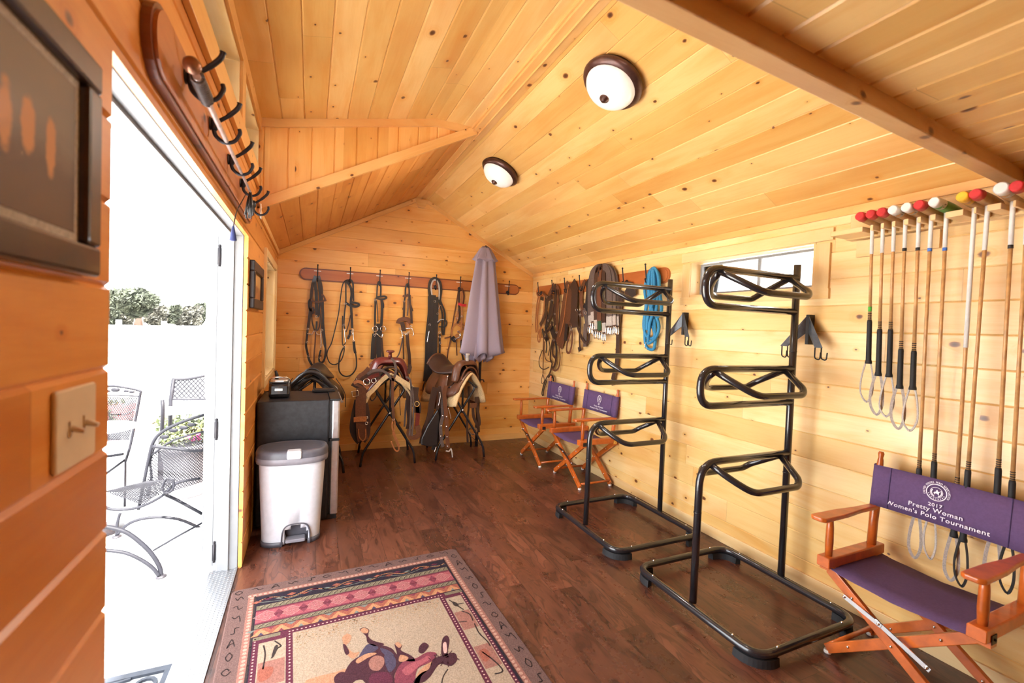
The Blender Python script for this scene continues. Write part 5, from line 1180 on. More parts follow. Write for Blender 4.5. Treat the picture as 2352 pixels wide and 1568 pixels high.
mb = MB(); mb.tube(cr([(x0, 3.76, .90), (x0-.03, 3.80, .885), (x0-.045, 3.86, .876), (x0-.05, 3.90, .876)], 5), .004, 8); link('power_cord', mb, M['black'], t)

def sup(cx, cy, a, b, z, n=48, p=3.2, front=1.):
    out = []
    for k in range(n):
        th = 2*math.pi*k/n; c_, s_ = math.cos(th), math.sin(th)
        x = a*math.copysign(abs(c_)**(2/p), c_); y = b*math.copysign(abs(s_)**(2/p), s_)
        if s_ < 0: y *= front
        out.append(Vector((cx+x, cy+y, z)))
    return out
t = thing('trash_can', 'silver grey pedal trash can with dark grey lid in front of the fridge', 'trash can', (-.09, 3.24, 0))
cx, cy = -.088, 3.235
NOT = .085
def bodyrow(z, a, b):
    row = sup(cx, cy, a, b, z, 64, 2.9)
    return row
mb = MB(); zs = [.012, .03, .08, .105, .13, .30, .50, .545]; n = 64; rows = []
for z in zs: f = z/.545; rows.append(bodyrow(z, .170+.026*f, .120+.020*f))
I = [mb.add(r) for r in rows]
for k in range(len(I)-1):
    for j in range(n):
        m_ = (rows[k][j]+rows[k][(j+1) % n])/2
        if m_.y < cy-.05 and abs(m_.x-(cx+.03)) < .072-(.02 if k == 2 else 0)-(.045 if k == 3 else 0) and zs[k+1] <= .131: continue
        mb.face((I[k][j], I[k][(j+1) % n], I[k+1][(j+1) % n], I[k+1][j]), 0, smooth=True)
mb.face(I[-1]); solid(link('body', mb, M['can_body'], t), .004, -1)
mb = MB(); rows = [sup(cx, cy, .173, .123, z, 64, 3.4) for z in (0, .030)]; I = [mb.add(r) for r in rows]
for j in range(64):
    m_ = (rows[0][j]+rows[0][(j+1) % 64])/2
    if m_.y < cy-.05 and abs(m_.x-(cx+.03)) < .072: continue
    mb.face((I[0][j], I[0][(j+1) % 64], I[1][(j+1) % 64], I[1][j]), smooth=True)
solid(link('base_rim', mb, M['can_lid'], t), .004, 0)
mb = MB(); P_ = [(-.082, 0, 0), (-.078, 0, .085), (-.055, 0, .128), (0, 0, .138), (.055, 0, .128), (.078, 0, .085), (.082, 0, 0)]
mb.ribbon([Vector((cx+.03+p[0], cy-.120, p[2]+.002)) for p in P_], .045, .012, (0, 0, 1)) if 0 else None
I0 = [Vector((cx+.03+p[0], cy-.124, p[2])) for p in cr(P_, 4)] if 0 else [Vector((cx+.03+p.x, cy-.126, p.z)) for p in cr(P_, 4)]
mb.grid([I0, [p+Vector((0, .075, 0)) for p in I0]]); mb.prism([p+Vector((0, .072, 0)) for p in I0], (0, .006, 0)); solid(link('pedal_recess', mb, M['can_lid'], t), .008)
mb = MB(); mb.rbox((cx-.03, cy-.138, .022), (cx+.085, cy-.07, .042), .008); mb.box((cx-.034, cy-.10, .03), (cx-.028, cy-.07, .06)); link('pedal', mb, M['can_rim'], t)
mb = MB()
rows = [sup(cx, cy, .2, .145, .520, 64, 2.6), sup(cx, cy, .211, .155, .522, 64, 2.6), sup(cx, cy, .213, .158, .545, 64, 2.6), sup(cx, cy, .212, .157, .560, 64, 2.6)]
mb.grid(rows, closed=True); mb.face(mb.add(rows[0])[::-1]); link('lid_rim', mb, M['can_rim'], t)
mb = MB(); rows = [sup(cx, cy, .212, .157, .559, 64, 2.6), sup(cx, cy, .213, .158, .585, 64, 2.6), sup(cx, cy, .205, .150, .603, 64, 2.8), sup(cx, cy, .180, .128, .610, 64, 2.6), sup(cx, cy, .172, .120, .606, 64, 2.6)]
mb.grid(rows, closed=True); mb.face(mb.add(rows[-1])); link('lid', mb, M['can_lid'], t)
mb = MB(); mb.rbox((cx-.03, cy-.166, .560), (cx+.052, cy-.105, .612), .010, axis=1); bevel(link('lid_latch', mb, M['can_body'], t), .004)

# ================================================================== LEFT WALL: PICTURES, SWITCH
def art(name, c1, c2, c3, seed, blobs):
    t = NT(name); tc = t.add('ShaderNodeTexCoord'); sp = t.add('ShaderNodeSeparateXYZ'); t.L(tc.outputs['Generated'], sp.inputs[0])
    y, z = sp.outputs[1], sp.outputs[2]
    n = t.noise(t.comb(t.math('MULTIPLY', y, 3.), t.math('MULTIPLY', z, 3.), seed), 2., 6, .6)
    base = t.mix(t.ramp(t.math('ADD', z, t.math('MULTIPLY', n, .25)), .45, .75), c1, c2)
    for (by, bz, ry, rz) in blobs:
        dy = t.math('DIVIDE', t.math('SUBTRACT', y, by), ry); dz = t.math('DIVIDE', t.math('SUBTRACT', z, bz), rz)
        d = t.math('ADD', t.math('SQRT', t.math('ADD', t.math('MULTIPLY', dy, dy), t.math('MULTIPLY', dz, dz))), t.math('MULTIPLY', t.math('SUBTRACT', n, .5), 1.2))
        base = t.mix(t.ramp(d, .7, 1.1, 1., 0.), base, c3)
    t.L(base, t.b.inputs['Base Color']); t.b.inputs['Roughness'].default_value = .6; t.b.inputs['Coat Weight'].default_value = .12; t.b.inputs['Coat Roughness'].default_value = .15
    return t.mat
def picture(name, label, y0, y1, z0, z1, fw, mw, depth, fm, artm, matm='cotton'):
    t = thing(name, label, 'picture', (XL, (y0+y1)/2, z0)); X = XL
    mb = MB()
    for (a, b_, c_, d_) in ((y0, y1, z1-fw, z1), (y0, y1, z0, z0+fw), (y0, y0+fw, z0+fw, z1-fw), (y1-fw, y1, z0+fw, z1-fw)): mb.box((X, a, c_), (X+depth, b_, d_))
    bevel(link('frame', mb, fm, t), .006)
    mb = MB(); mb.box((X+.002, y0+fw, z0+fw), (X+depth*.4, y1-fw, z1-fw)); link('mat_board', mb, M[matm], t)
    q = fw+mw; mb = MB(); mb.box((X+depth*.4, y0+q, z0+q), (X+depth*.4+.001, y1-q, z1-q)); link('print', mb, artm, t)
    return t
dkf = simple('dark_brown_frame', (.035, .017, .012, 1), .35, coat=.3)
picture('framed_picture', 'large dark framed picture with pale mat on the near left wall', -.02+.50, .930, 1.478, 1.808, .046, .014, .022, dkf,
        art('sepia_print', (.12, .055, .015, 1), (.20, .14, .08, 1), (.55, .22, .04, 1), 2., [(.35, .55, .06, .22), (.50, .5, .05, .20), (.64, .52, .05, .18), (.80, .48, .04, .2)]), 'cotton')
picture('framed_picture', 'small dark framed picture between the doorway and tall window', 2.99, 3.54, 1.487, 1.765, .06, .0, .028, simple('slate_frame', (.035, .028, .030, 1), .4),
        art('warm_print', (.36, .14, .04, 1), (.55, .30, .10, 1), (.25, .10, .03, 1), 7., [(.5, .4, .2, .15)]))
t = thing('light_switch', 'almond double toggle light switch on the near left wall', 'light switch', (XL, .895, 1.19))
mb = MB(); mb.rbox((XL, .832, 1.188), (XL+.007, .960, 1.308), .006, axis=0); bevel(link('wall_plate', mb, M['almond'], t), .002)
for y in (.873, .919):
    mb = MB(); mb.box((XL+.006, y-.006, 1.236), (XL+.009, y+.006, 1.260)); link('toggle_collar', mb, M['almond'], t)
    mb = MB(); mb.tube([(XL+.008, y, 1.248), (XL+.024, y, 1.243)], [.0048, .0036], 10); link('toggle', mb, M['almond'], t)

# ================================================================== RUG
def rugbuild():
    O = Vector((.872, 2.712, 0)); an = R(2.2); ux = Vector((-math.cos(an), -math.sin(an), 0)); vy = Vector((math.sin(an), -math.cos(an), 0)); WR, LRG = 1.215, 1.82
    cm = {}; mats = []
    def m(name, col):
        if name not in cm: cm[name] = len(mats); mats.append(simple('rug_'+name, col, .98, vary=.16, scale=220, bump=.5, spec=.05))
        return cm[name]
    mb = MB(); lay = [0]
    def P(u, v, h): return O+ux*u+vy*v+Vector((0, 0, .0105+h*.00025))
    def rect(u0, v0, u1, v1, c, h=1): mb.face(mb.add([P(u0, v0, h), P(u0, v1, h), P(u1, v1, h), P(u1, v0, h)]), c)
    def pl(pts, c, h=3):
        mb.face(mb.add([P(u, v, h) for u, v in pts]), c)
    def line(pts, w, c, h=4, sm=True):
        Q = cr([Vector((u, v, 0)) for u, v in pts], 4) if sm and len(pts) > 2 else [Vector((u, v, 0)) for u, v in pts]
        for a, b in zip(Q[:-1], Q[1:]):
            d = (b-a); 
            if d.length < 1e-6: continue
            n = Vector((-d.y, d.x, 0)).normalized()*w/2; e = d.normalized()*w*.25
            pl([((a-e+n).x, (a-e+n).y), ((b+e+n).x, (b+e+n).y), ((b+e-n).x, (b+e-n).y), ((a-e-n).x, (a-e-n).y)], c, h)
    def dot(u, v, r, c, h=4, k=1., n=8): pl([(u+r*math.cos(2*math.pi*i/n), v+r*k*math.sin(2*math.pi*i/n)) for i in range(n)], c, h)
    taupe = m('taupe', rgb(101, 78, 73)); tan = m('peach', rgb(137, 95, 84)); beadl = m('bead', rgb(168, 132, 117)); black = m('charcoal', rgb(44, 37, 45)); olive = m('olive', rgb(110, 100, 82))
    maroon = m('maroon', rgb(112, 56, 66)); rose = m('rose', rgb(142, 76, 82)); burg = m('burgundy', rgb(84, 42, 54)); cream = m('cream', rgb(150, 131, 112)); orange = m('orange', rgb(164, 116, 84)); pink = m('pink', rgb(186, 146, 138)); ink = m('ink', rgb(58, 48, 46)); sage = m('sage', rgb(106, 108, 102)); rust = m('rust', rgb(136, 80, 66)); mott = m('mottle', rgb(152, 126, 98)); hide = m('hide', rgb(66, 40, 46)); bluish = m('bluegrey', rgb(70, 62, 78)); tanm = m('tan_hide', rgb(160, 116, 90))
    # body with soft edge
    n = 0; body = [(.0, 0), (.012, -.004)]
    pts = []
    for (cu, cv, a0) in ((.03, .03, 180), (WR-.03, .03, 270), (WR-.03, LRG-.03, 0), (.03, LRG-.03, 90)):
        for k in range(5): a = R(a0+90*k/4); pts.append((cu+.03*math.cos(a), cv+.03*math.sin(a)))
    A = mb.add([O+ux*u+vy*v+Vector((0, 0, .0005)) for u, v in pts]); B = mb.add([O+ux*u+vy*v+Vector((0, 0, .008)) for u, v in pts])
    C_ = mb.add([P(WR/2+(u-WR/2)*.992, LRG/2+(v-LRG/2)*.994, 0) for u, v in pts]); L_ = len(pts)
    for j in range(L_):
        mb.face((A[j], A[(j+1) % L_], B[(j+1) % L_], B[j]), taupe); mb.face((B[j], B[(j+1) % L_], C_[(j+1) % L_], C_[j]), taupe)
    mb.face(C_, taupe); mb.face(A[::-1], taupe)
    b0, b1 = .080, .112
    rect(b0, b0-.005, WR-b0, LRG-b0, tan, 1); rect(b1, .105, WR-b1, LRG-b1, black, 2)
    rect(b1+.008, .118, WR-b1-.008, .190, black, 3); line([(b1, .113), (WR-b1, .113)], .005, ink, 3, False)
    for u in [b0+.016+.0235*k for k in range(46)]:
        if u < WR-b0: dot(u, .090, .0085, beadl, 2)
    for v in [.11+.0235*k for k in range(70)]:
        if v < LRG-b0: dot(b0+.016, v, .0085, beadl, 2); dot(WR-b0-.016, v, .0085, beadl, 2)
    i0, i1 = b1+.010, WR-b1-.010
    zz = [(i0+.04*k, .154+.018*math.sin(k*1.3)) for k in range(int((i1-i0)/.04)+1)]
    line(zz, .006, orange, 5); line([(u, v+.016) for u, v in zz[::3]], .004, sage, 5)
    for k in range(9): u = i0+.06+k*.108; pl([(u, .132), (u+.022, .145), (u, .158), (u-.022, .145)], rust if k % 2 else burg, 5); pl([(u+.05, .150), (u+.075, .160), (u+.05, .172), (u+.025, .160)], sage if k % 2 else rust, 5)
    def rope(v0, v1):
        rect(i0, v0, i1, v1, olive, 4); vm = (v0+v1)/2
        for k in range(int((i1-i0)/.028)): u = i0+.01+k*.028; line([(u, v0+.006), (u+.014, vm), (u+.020, v1-.006)], .0035, ink, 5); line([(u+.008, v0+.006), (u+.022, vm)], .003, cream, 5, False)
    rope(.196, .234); rect(i0, .238, i1, .345, maroon, 4); rect(i0, .248, i1, .335, rose, 5)
    for k in range(9):
        uc = i0+.055+k*.109
        for q in range(1, 6):
            for a in range(4*q*2):
                f = a/(4*q*2)*4; s_ = int(f); g = f-s_; R_ = q*.0095
                cu, cv = [((1-g), g), (-g, 1-g), (-(1-g), -g), (g, -(1-g))][s_]
                dot(uc+cu*R_*1.1, .2915+cv*R_*.85, .0019 if q < 5 else .0022, pink if q % 2 else cream, 6, n=5)
        pl([(uc+.055-.022, .2915), (uc+.055, .2915-.038), (uc+.055+.022, .2915), (uc+.055, .2915+.038)], maroon, 6) if k < 8 else None
    line([(i0, .236), (i1, .236)], .006, burg, 6, False); line([(i0, .347), (i1, .347)], .006, burg, 6, False)
    rope(.350, .380); rect(i0, .384, i1, .436, rust, 3); 
    for k in range(12):
        u = i0+.04+k*.082; pl([(u-.04, .436), (u, .388), (u+.04, .436)], orange, 5); pl([(u-.012, .436), (u, .415), (u+.012, .436)], [sage, maroon, bluish][k % 3], 6); pl([(u+.02, .386), (u+.041, .405), (u+.062, .386)], [maroon, sage][k % 2], 5)
    rect(i0, .440, i1, LRG-b1-.01, burg, 3); rect(i0, .443, .215, .466, olive, 4); rect(.985, .443, i1, .466, olive, 4)
    f0, f1 = .250, .935
    rect(f0, .470, f1, 1.35, cream, 4)
    for (a, b) in ((.140, .224), (.962, 1.068)):
        rect(a, .492, b, 1.35, cream, 4)
        for k in range(3): rect(a+.004, .62+.26*k, b-.004, .76+.26*k, tan, 5)
    for v in [.455+.019*k for k in range(50)]:
        for u in (.237, .948, i0+.009, i1-.009): dot(u, v, .0042, pink, 4, n=6)
    for u in [f0+.018*k for k in range(39)]: dot(u, .455, .0042, pink, 4, n=6)
    rnd = random.Random(5)
    # mottled ground at the far side of the field
    for k in range(1100):
        u = rnd.uniform(f0+.01, f1-.01); v = .475+abs(rnd.gauss(0, .05)); r = rnd.uniform(.002, .008)
        if v < .66: dot(u, v, r*.55, mott if rnd.random() < .75 else tanm, 5, rnd.uniform(.4, 1.), 5)
    def loc(q):
        p = at(450+q[0]/2.767, 1230+q[1]/2.767, z=.0105)-O; return (p.dot(ux), p.dot(vy))
    S = lambda pts, c, h: pl([(q.x, q.y) for q in cr([Vector((*loc(p), 0)) for p in pts], 3, True)], c, h)
    S([(690, 935), (760, 900), (880, 870), (960, 845), (1010, 880), (990, 990), (800, 1010)], tanm, 6)
    S([(930, 935), (950, 860), (990, 800), (1050, 760), (1100, 720), (1140, 690), (1240, 715), (1280, 760), (1330, 770), (1370, 800), (1290, 840), (1260, 900), (1270, 980), (1000, 1000)], hide, 7)
    S([(930, 650), (960, 625), (988, 640), (975, 680), (955, 700), (1000, 745), (1040, 740), (1000, 785), (950, 745), (940, 700)], tanm, 7); S([(935, 690), (955, 700), (975, 745), (955, 760), (940, 730)], hide, 8)
    S([(1040, 600), (1070, 585), (1100, 600), (1095, 640), (1130, 670), (1200, 690), (1140, 705), (1090, 680), (1080, 640)], hide, 8); S([(1045, 600), (1070, 588), (1096, 602), (1088, 622), (1060, 620)], tanm, 9)
    S([(1262, 692), (1285, 677), (1310, 700), (1302, 730), (1370, 765), (1390, 800), (1290, 790), (1275, 740)], hide, 8); S([(1265, 690), (1285, 678), (1308, 698), (1290, 715)], tanm, 9)
    S([(1420, 705), (1450, 680), (1480, 700), (1462, 730), (1440, 750), (1415, 740)], hide, 8); S([(1568, 655), (1595, 635), (1612, 668), (1600, 740), (1605, 775), (1562, 765), (1560, 700)], hide, 8); S([(1570, 690), (1590, 680), (1595, 740), (1575, 745)], pink, 9)
    S([(1505, 790), (1560, 765), (1640, 745), (1660, 790), (1620, 830), (1560, 815), (1530, 835), (1490, 895), (1440, 935), (1380, 935), (1430, 875), (1480, 850)], hide, 8)
    S([(1270, 870), (1320, 800), (1400, 780), (1470, 742), (1530, 750), (1500, 800), (1410, 845), (1390, 920), (1340, 990), (1270, 960)], maroon, 8); S([(1310, 860), (1360, 815), (1430, 790), (1470, 765), (1490, 785), (1420, 830), (1350, 890)], rose, 9); S([(1390, 930), (1420, 860), (1500, 800), (1480, 850), (1430, 900), (1410, 980), (1340, 990)], tanm, 8)
    S([(1100, 800), (1140, 765), (1190, 775), (1195, 820), (1160, 860), (1110, 850)], tan, 9); S([(880, 900), (920, 868), (965, 880), (940, 940), (885, 940)], hide, 8); S([(1080, 700), (1120, 690), (1160, 715), (1110, 750), (1060, 770), (1030, 780)], bluish, 8)
    S([(1200, 760), (1260, 770), (1270, 830), (1230, 870), (1205, 820)], bluish, 8); S([(1120, 880), (1220, 870), (1250, 930), (1180, 960), (1100, 940)], burg, 8); S([(1000, 935), (1060, 920), (1090, 990), (1000, 1000)], cream, 8)
    S([(1170, 715), (1230, 735), (1260, 765), (1200, 760)], bluish, 9); S([(1020, 790), (1090, 750), (1150, 750), (1090, 780), (1030, 815)], tanm, 9); S([(1300, 760), (1350, 775), (1330, 800), (1290, 800)], tanm, 9)
    for k in range(40):
        c0 = loc((1580+rnd.gauss(0, 45), 790+rnd.gauss(0, 22))); line([c0, (c0[0]+rnd.uniform(-.02, .02), c0[1]+rnd.uniform(-.02, .02))], .003, hide, 9, False)
    line([loc(q) for q in ((1600, 850), (1570, 900), (1560, 960))], .004, ink, 8)
    # side panel figures
    for q in ([(500, 670), (540, 700), (515, 720), (480, 780)], [(430, 700), (440, 760), (425, 850)], [(1610, 410), (1660, 445), (1700, 470)], [(1690, 480), (1740, 500), (1760, 540)], [(1770, 560), (1800, 620), (1850, 670), (1870, 700)], [(1670, 550), (1720, 545)], [(1640, 440), (1700, 430)], [(1820, 740), (1900, 800), (1950, 860), (1900, 880)]): line([loc(p) for p in q], .006, ink, 7)
    S([(500, 705), (522, 700), (500, 760), (478, 780)], ink, 8); S([(1630, 420), (1660, 430), (1670, 450), (1640, 445)], ink, 8); S([(1800, 735), (1840, 720), (1870, 760), (1850, 800), (1820, 790)], rust, 7); S([(400, 850), (490, 835), (470, 900), (400, 930)], rust, 7)
    # petroglyph strokes round the border
    gl = [[(-1, 1), (-.6, -.8), (.2, -.2), (.8, -.9)], [(-.8, .2), (0, .9), (.8, .1), (0, -.6), (-.5, .0)], [(-1, -.6), (-.2, -.6), (-.2, .8), (.5, .8)], [(-.9, .4), (-.3, -.5), (.3, .5), (.9, -.4)], [(-.7, 1), (0, -1), (.7, 1), (.2, .2), (-.4, .2)], [(-1, 0), (-.2, .3), (.2, -.8), (1, -.5)], [(0, -1), (-.6, 0), (0, 1), (.6, 0), (0, -1)]]
    for k in range(14):
        u = .09+k*.084; g = gl[k % 7]; line([(u+p[0]*.026, .036+p[1]*.017) for p in g], .0045, ink, 3)
    for k in range(20):
        v = .09+k*.088; g = gl[(k*3+1) % 7]; line([(.040+p[0]*.020, v+p[1]*.026) for p in g], .0045, ink, 3); g = gl[(k*2+3) % 7]; line([(WR-.040+p[0]*.020, v+p[1]*.026) for p in g], .0045, ink, 3)
    line([(b1-.002, .10), (b1+.002, .5), (b1-.002, 1.0), (b1, 1.6)], .005, ink, 3); line([(WR-b1+.002, .10), (WR-b1-.002, .5), (WR-b1+.002, 1.0), (WR-b1, 1.6)], .008, ink, 3)
    return solo('rug', mb, mats, 'patterned southwestern area rug with running horses lying by the doorway', 'rug')
rugbuild()

# ================================================================== OUTSIDE THINGS
def wire(t, name, pts, r, Y=None, mat='iron_out', X=None, closed=False, sm=True):
    k = dict(y=Y) if Y is not None else dict(x=X); P = [at(u, v, **k) for u, v in pts]
    mb = MB(); mb.tube(cr(P, 5, closed) if sm else P, r, 8, closed=closed); return link(name, mb, M[mat], t)
def lattice(t, quad, nu, nv, Y, r=.0016, name='mesh_panel', mat='iron_out', diag=True):
    q = [at(u, v, y=Y) for u, v in quad]; mb = MB()
    B = lambda a, b: (q[0]*(1-a)+q[1]*a)*(1-b)+(q[3]*(1-a)+q[2]*a)*b
    for k in range(-nv, nu+1):
        for sg in (0, 1):
            pts = []
            for (b0, b1) in ((0, 1),):
                a0 = k/nu; a1 = a0+nv/nu
                if sg: a0, a1 = a1, a0
                # clip to 0..1
                bs = 0.; be = 1.
                da = a1-a0
                if abs(da) < 1e-9: continue
                t0, t1 = sorted(((0-a0)/da, (1-a0)/da)); bs = max(0, t0); be = min(1, t1)
                if be-bs < .02: continue
                mb.tube([B(a0+da*bs, bs), B(a0+da*be, be)], r, 4, caps=False)
    return link(name, mb, M[mat], t)
t = thing('patio_chair', 'black wrought iron spring patio chair nearest the doorway', 'patio chair', tuple(at(330, 1290, y=3.25)), 'wrought iron patio chairs')
wire(t, 'back_frame', [(318, 1170), (328, 1120), (340, 1060), (352, 1015), (375, 990), (420, 968), (470, 952)], .009, 3.3)
wire(t, 'back_rail', [(348, 1045), (400, 1010), (470, 990)], .006, 3.3); wire(t, 'back_post', [(356, 1020), (345, 1060), (348, 1095), (340, 1140)], .007, 3.36)
lattice(t, [(350, 1042), (468, 992), (468, 1105), (328, 1150)], 22, 17, 3.31, .0022)
for (u, v) in ((378, 1003), (398, 988), (422, 982), (440, 975)):
    mb = MB(); mb.ball(at(u, v, y=3.29), .016, 8, sc=(1.5, .4, .8)); link('leaf_ornament', mb, M['iron_out'], t)
lattice(t, [(240, 1128), (335, 1105), (405, 1100), (330, 1160)], 22, 9, 3.28, .0022, 'seat_mesh'); wire(t, 'seat_frame', [(232, 1160), (262, 1170), (318, 1165), (370, 1140), (405, 1110), (460, 1098)], .008, 3.25)
wire(t, 'armrest', [(350, 1025), (400, 1030), (440, 1035), (466, 1034)], .009, 3.15); wire(t, 'scroll', [(372, 1120), (382, 1100), (398, 1105), (396, 1125), (380, 1132), (372, 1120)], .006, 3.2)
wire(t, 'rocker_leg', [(235, 1208), (290, 1222), (340, 1262), (366, 1300), (370, 1324)], .012, 3.13); wire(t, 'rocker_leg', [(235, 1263), (290, 1270), (340, 1295), (366, 1322)], .010, 3.12)
wire(t, 'rocker_leg', [(268, 1228), (300, 1200), (350, 1188), (410, 1192), (465, 1215)], .010, 3.8); wire(t, 'rocker_leg', [(268, 1228), (270, 1200), (276, 1178)], .009, 3.8); wire(t, 'cross_bar', [(352, 1264), (410, 1230), (465, 1200)], .006, 3.3, sm=False)
wire(t, 'spring_bar', [(378, 1135), (410, 1150), (465, 1180)], .010, 3.4)
for u, v, y in ((370, 1325, 3.13), (268, 1230, 3.8)):
    mb = MB(); p = at(u, v, y=y); p.z = PZ; mb.lathe([(.028, 0), (.026, .008), (.012, .014)], p, n=14); link('foot', mb, M['iron'], t)
t = thing('patio_chair', 'black wrought iron patio chair beyond the glass table', 'patio chair', tuple(at(270, 1060, y=4.4)), 'wrought iron patio chairs')
wire(t, 'back_frame', [(232, 890), (260, 886), (300, 892), (322, 898), (322, 906), (312, 960), (300, 1020), (288, 1060)], .009, 4.4); wire(t, 'back_rail', [(232, 907), (280, 908), (320, 910)], .005, 4.4)
lattice(t, [(236, 910), (316, 912), (296, 1010), (236, 1010)], 15, 16, 4.42, .0026)
for (u, v) in ((265, 895), (290, 898), (303, 900), (247, 898)):
    mb = MB(); mb.ball(at(u, v, y=4.38), .022 if u == 265 else .014, 8, sc=(1.3, .4, .8)); link('leaf_ornament', mb, M['iron_out'], t)
wire(t, 'seat_rail', [(236, 1048), (260, 1046), (284, 1042)], .010, 4.3); wire(t, 'leg', [(288, 1055), (240, 1090)], .008, 4.2, sm=False); a = at(288, 1058, y=4.4); mb = MB(); mb.tube([a, (a.x, 4.4, PZ)], .008, 8); link('leg', mb, M['iron'], t)
t = thing('patio_table', 'round glass patio table at the left edge of the doorway', 'table', tuple(at(240, 1010, y=3.95)))
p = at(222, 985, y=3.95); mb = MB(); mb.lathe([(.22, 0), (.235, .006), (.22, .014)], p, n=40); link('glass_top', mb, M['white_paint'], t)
mb = MB(); mb.tube([p, Vector((p.x, p.y, PZ))], .02, 10); mb.lathe([(.16, 0), (.03, .03)], (p.x, p.y, PZ), n=20); link('pedestal', mb, M['iron'], t)
t = thing('garden_bench', 'dark metal garden bench with diamond lattice back outside', 'bench', tuple(at(420, 1005, y=5.4)))
wire(t, 'back_post', [(399, 870), (392, 920), (390, 1005)], .018, 5.4, sm=False); wire(t, 'back_rail', [(396, 871), (430, 870), (470, 863)], .013, 5.4); wire(t, 'back_rail', [(390, 916), (430, 917), (475, 916)], .010, 5.4)
lattice(t, [(400, 874), (470, 868), (470, 914), (396, 914)], 7, 4, 5.4, .006, 'lattice_back'); wire(t, 'armrest', [(373, 918), (374, 940), (371, 1010)], .016, 5.0, sm=False)
mb = MB(); a, b = at(376, 940, y=5.2), at(480, 938, y=5.2)
for k in range(4): mb = MB(); mb.box((a.x, 5.0+.1*k, a.z-.02), (b.x+.4, 5.08+.1*k, a.z)); link('seat_slat', mb, M['aluminium'], t)
for q in ((371, 1010, 5.0), (390, 1005, 5.4)): a = at(q[0], q[1], y=q[2]); mb = MB(); mb.box((a.x-.02, q[2]-.02, PZ), (a.x+.02, q[2]+.02, a.z+.02)); link('leg', mb, M['iron'], t)
t = thing('flower_pot', 'large grey flower pot with green plants and pink flowers outside', 'flower pot', (-.93, 4.55, PZ))
mb = MB(); mb.lathe([(.125, 0), (.13, .02), (.12, .04), (.165, .30), (.185, .40), (.205, .41), (.205, .45), (.18, .45), (.16, .40)], (-.93, 4.55, PZ), n=36); link('pot', mb, M['plastic_pot'], t)
mb = MB(); rnd = random.Random(2)
for k in range(420):
    a, r_ = rnd.uniform(0, 6.28), rnd.uniform(0, .2); c = Vector((-.93+r_*math.cos(a), 4.55+r_*math.sin(a), PZ+.44+rnd.uniform(0, .17)*(1.1-r_*3))); d = Vector((rnd.gauss(0, 1), rnd.gauss(0, 1), rnd.gauss(.3, 1))).normalized()*.022; e = d.orthogonal()*.4
    mb.poly([c-d, c+e, c+d, c-e])
tag(link('foliage', mb, M['leaf'], t), kind='stuff')
mb = MB()
for k in range(7): mb.ball((-.86+rnd.uniform(-.06, .06), 4.45+rnd.uniform(-.05, .05), PZ+.50+rnd.uniform(-.03, .05)), .018, 8)
link('flowers', mb, M['pink'], t)
def shrub(label, x, y, z, r, h, n, name='shrub', size=.03, cat='shrub', mat='leaf', seed=1, group=None, trunk=None):
    t = thing(name, label, cat, (x, y, z), group); rnd = random.Random(seed); mb = MB()
    lobes = [(rnd.gauss(0, .42), rnd.gauss(0, .42), rnd.uniform(.25, .85), rnd.uniform(.28, .5)) for _ in range(14)]
    for k in range(n):
        L = rnd.choice(lobes); v = Vector((rnd.gauss(0, 1), rnd.gauss(0, 1), rnd.gauss(0, 1))).normalized()*rnd.uniform(.7, 1)
        c = Vector((x+r*(L[0]+v.x*L[3]), y+r*(L[1]+v.y*L[3]), z+h*min(1.05, max(.02, L[2]+v.z*L[3]*.6)))); d = Vector((rnd.gauss(0, 1), rnd.gauss(0, 1), rnd.gauss(0, .7))).normalized()*size*rnd.uniform(.6, 1.4); e = d.orthogonal().normalized()*size*.6
        mb.poly([c-d, c+e, c+d, c-e])
    tag(link('foliage', mb, M[mat], t), kind='stuff')
    if trunk: mb = MB(); mb.tube([(x, y, PZ), (x+.1*trunk, y, z+h*.25), (x, y, z+h*.6)], [trunk, trunk*.8, trunk*.4], 10); link('trunk', mb, M['lea_dark'], t)
    return t
p = at(245, 1010, z=PZ); shrub('small green flowering shrub behind the glass table outside', p.x-.05, p.y, PZ, .3, .45, 700, seed=4, size=.035)
p = at(372, 1010, z=PZ); shrub('low green shrub behind the flower pot outside', p.x+.35, p.y-.4, PZ, .34, .42, 700, seed=6, size=.035)
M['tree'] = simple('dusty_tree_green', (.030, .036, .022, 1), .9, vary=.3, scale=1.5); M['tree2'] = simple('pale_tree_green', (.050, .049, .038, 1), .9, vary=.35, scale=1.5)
TG = 'trees along the far edge of the field'
def at_tree(px, py_base, py_top, Yd, wpx, label, n, mat, seed, name='tree', trunk=None, size=.35):
    a = at(px, py_base, y=Yd); b = at(px, py_top, y=Yd); r = (at(px+wpx, py_base, y=Yd)-a).length/2
    z0 = PZ-.03 if not trunk else a.z
    return shrub(label, a.x, Yd, z0, r, b.z-z0, n, name, size, 'tree', mat, seed, TG, trunk)
at_tree(318, 728, 668, 62, 100, 'large round dark green tree standing alone beyond the white fence', 7000, 'tree', 3, trunk=.45, size=.42)
for k, (px, pt, w_, lab) in enumerate([(250, 700, 50, 'pale green tree at the left edge of the doorway view'), (285, 700, 60, 'low pale tree behind the left side of the big tree'), (352, 705, 60, 'low pale tree behind the right side of the big tree'), (392, 700, 40, 'greenish tree right of the big round tree'), (418, 706, 50, 'pale bushy tree in the right of the far treeline'), (445, 702, 40, 'pale tree next to the doorway post in the treeline'), (462, 699, 40, 'small green tree partly hidden by the open door leaf'), (225, 698, 60, 'pale tree hidden behind the near wall edge of the treeline')]):
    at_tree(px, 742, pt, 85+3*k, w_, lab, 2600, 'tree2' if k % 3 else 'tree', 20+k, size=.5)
t = thing('paddock_fence', 'long white paddock fence beyond the patio', 'fence', (-6, 17, PZ))
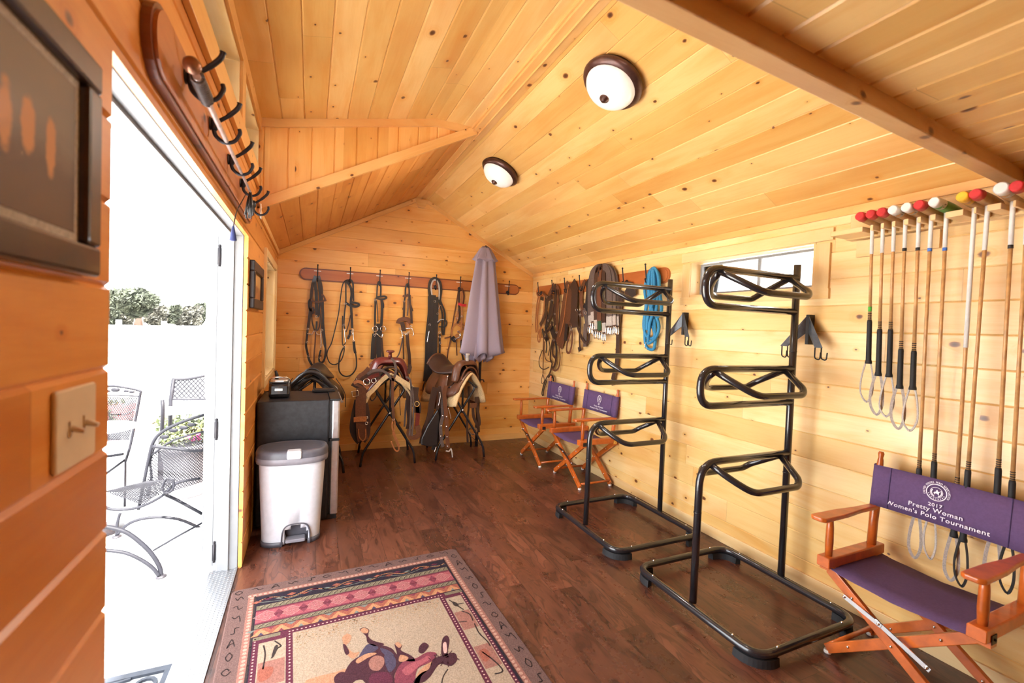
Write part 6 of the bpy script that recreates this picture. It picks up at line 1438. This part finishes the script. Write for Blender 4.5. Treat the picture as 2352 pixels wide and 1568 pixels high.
for k in range(9):
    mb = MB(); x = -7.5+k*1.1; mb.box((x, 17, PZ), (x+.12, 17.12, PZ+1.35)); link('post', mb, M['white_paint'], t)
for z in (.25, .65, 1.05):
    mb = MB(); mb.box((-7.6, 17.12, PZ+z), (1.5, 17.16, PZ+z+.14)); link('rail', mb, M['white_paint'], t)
t = thing('storage_box', 'reddish orange box lying beyond the patio chairs', 'box', (-1.75, 6.2, PZ))
a = at(305, 990, y=6.2); b = at(348, 972, y=6.2); mb = MB(); mb.rbox((a.x, 6.2, a.z), (b.x, 6.5, b.z), .02); link('lid', mb, simple('faded_orange_red', (.75, .22, .12, 1), .6), t)
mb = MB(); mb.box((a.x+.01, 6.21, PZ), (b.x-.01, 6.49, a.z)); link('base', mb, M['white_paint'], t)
a = at(215, 990, y=6.6); b = at(292, 930, y=6.6)
t = thing('crate', 'faded red slatted crate seen through the far patio chair', 'crate', (a.x, 6.6, PZ))
for k in range(3):
    mb = MB(); z = a.z+(b.z-a.z)*k/3; mb.box((a.x, 6.6, z), (b.x, 6.9, z+(b.z-a.z)*.24)); link('slat', mb, simple('faded_red', (.62, .14, .12, 1), .6) if k == 0 else bpy.data.materials['faded_red'], t)
mb = MB(); mb.box((a.x+.02, 6.62, PZ), (a.x+.06, 6.88, b.z)); mb.box((b.x-.06, 6.62, PZ), (b.x-.02, 6.88, b.z)); link('corner_post', mb, M['white_paint'], t)
# doormat
mb = MB(); x0, x1, y0, y1 = -1.22, -.50, 1.45, 2.30; z = PZ+.006
for q in (((x0, y0, PZ+.001), (x1, y0+.03, PZ+.012)), ((x0, y1-.03, PZ+.001), (x1, y1, PZ+.012)), ((x0, y0+.03, PZ+.001), (x0+.03, y1-.03, PZ+.012)), ((x1-.03, y0+.03, PZ+.001), (x1, y1-.03, PZ+.012))): mb.box(*q)
for i in range(6):
    for j in range(7):
        cx, cy = x0+.09+i*.108, y0+.09+j*.112; sg = 1 if (i+j) % 2 else -1
        mb.ribbon([(cx+sg*(.052-.0033*k)*math.cos(k*.52+i), cy+(.052-.0033*k)*math.sin(k*.52+i), z) for k in range(14)], .013, .010, (0, 0, 1))
        mb.ribbon([(cx-.055, cy-.055*sg, z), (cx, cy-.045*sg, z), (cx+.055, cy-.055*sg, z)], .010, .010, (0, 0, 1))
solo('doormat', mb, simple('blue_grey_rubber', (.03, .036, .05, 1), .7), 'dark openwork scroll pattern rubber doormat outside the threshold', 'doormat')
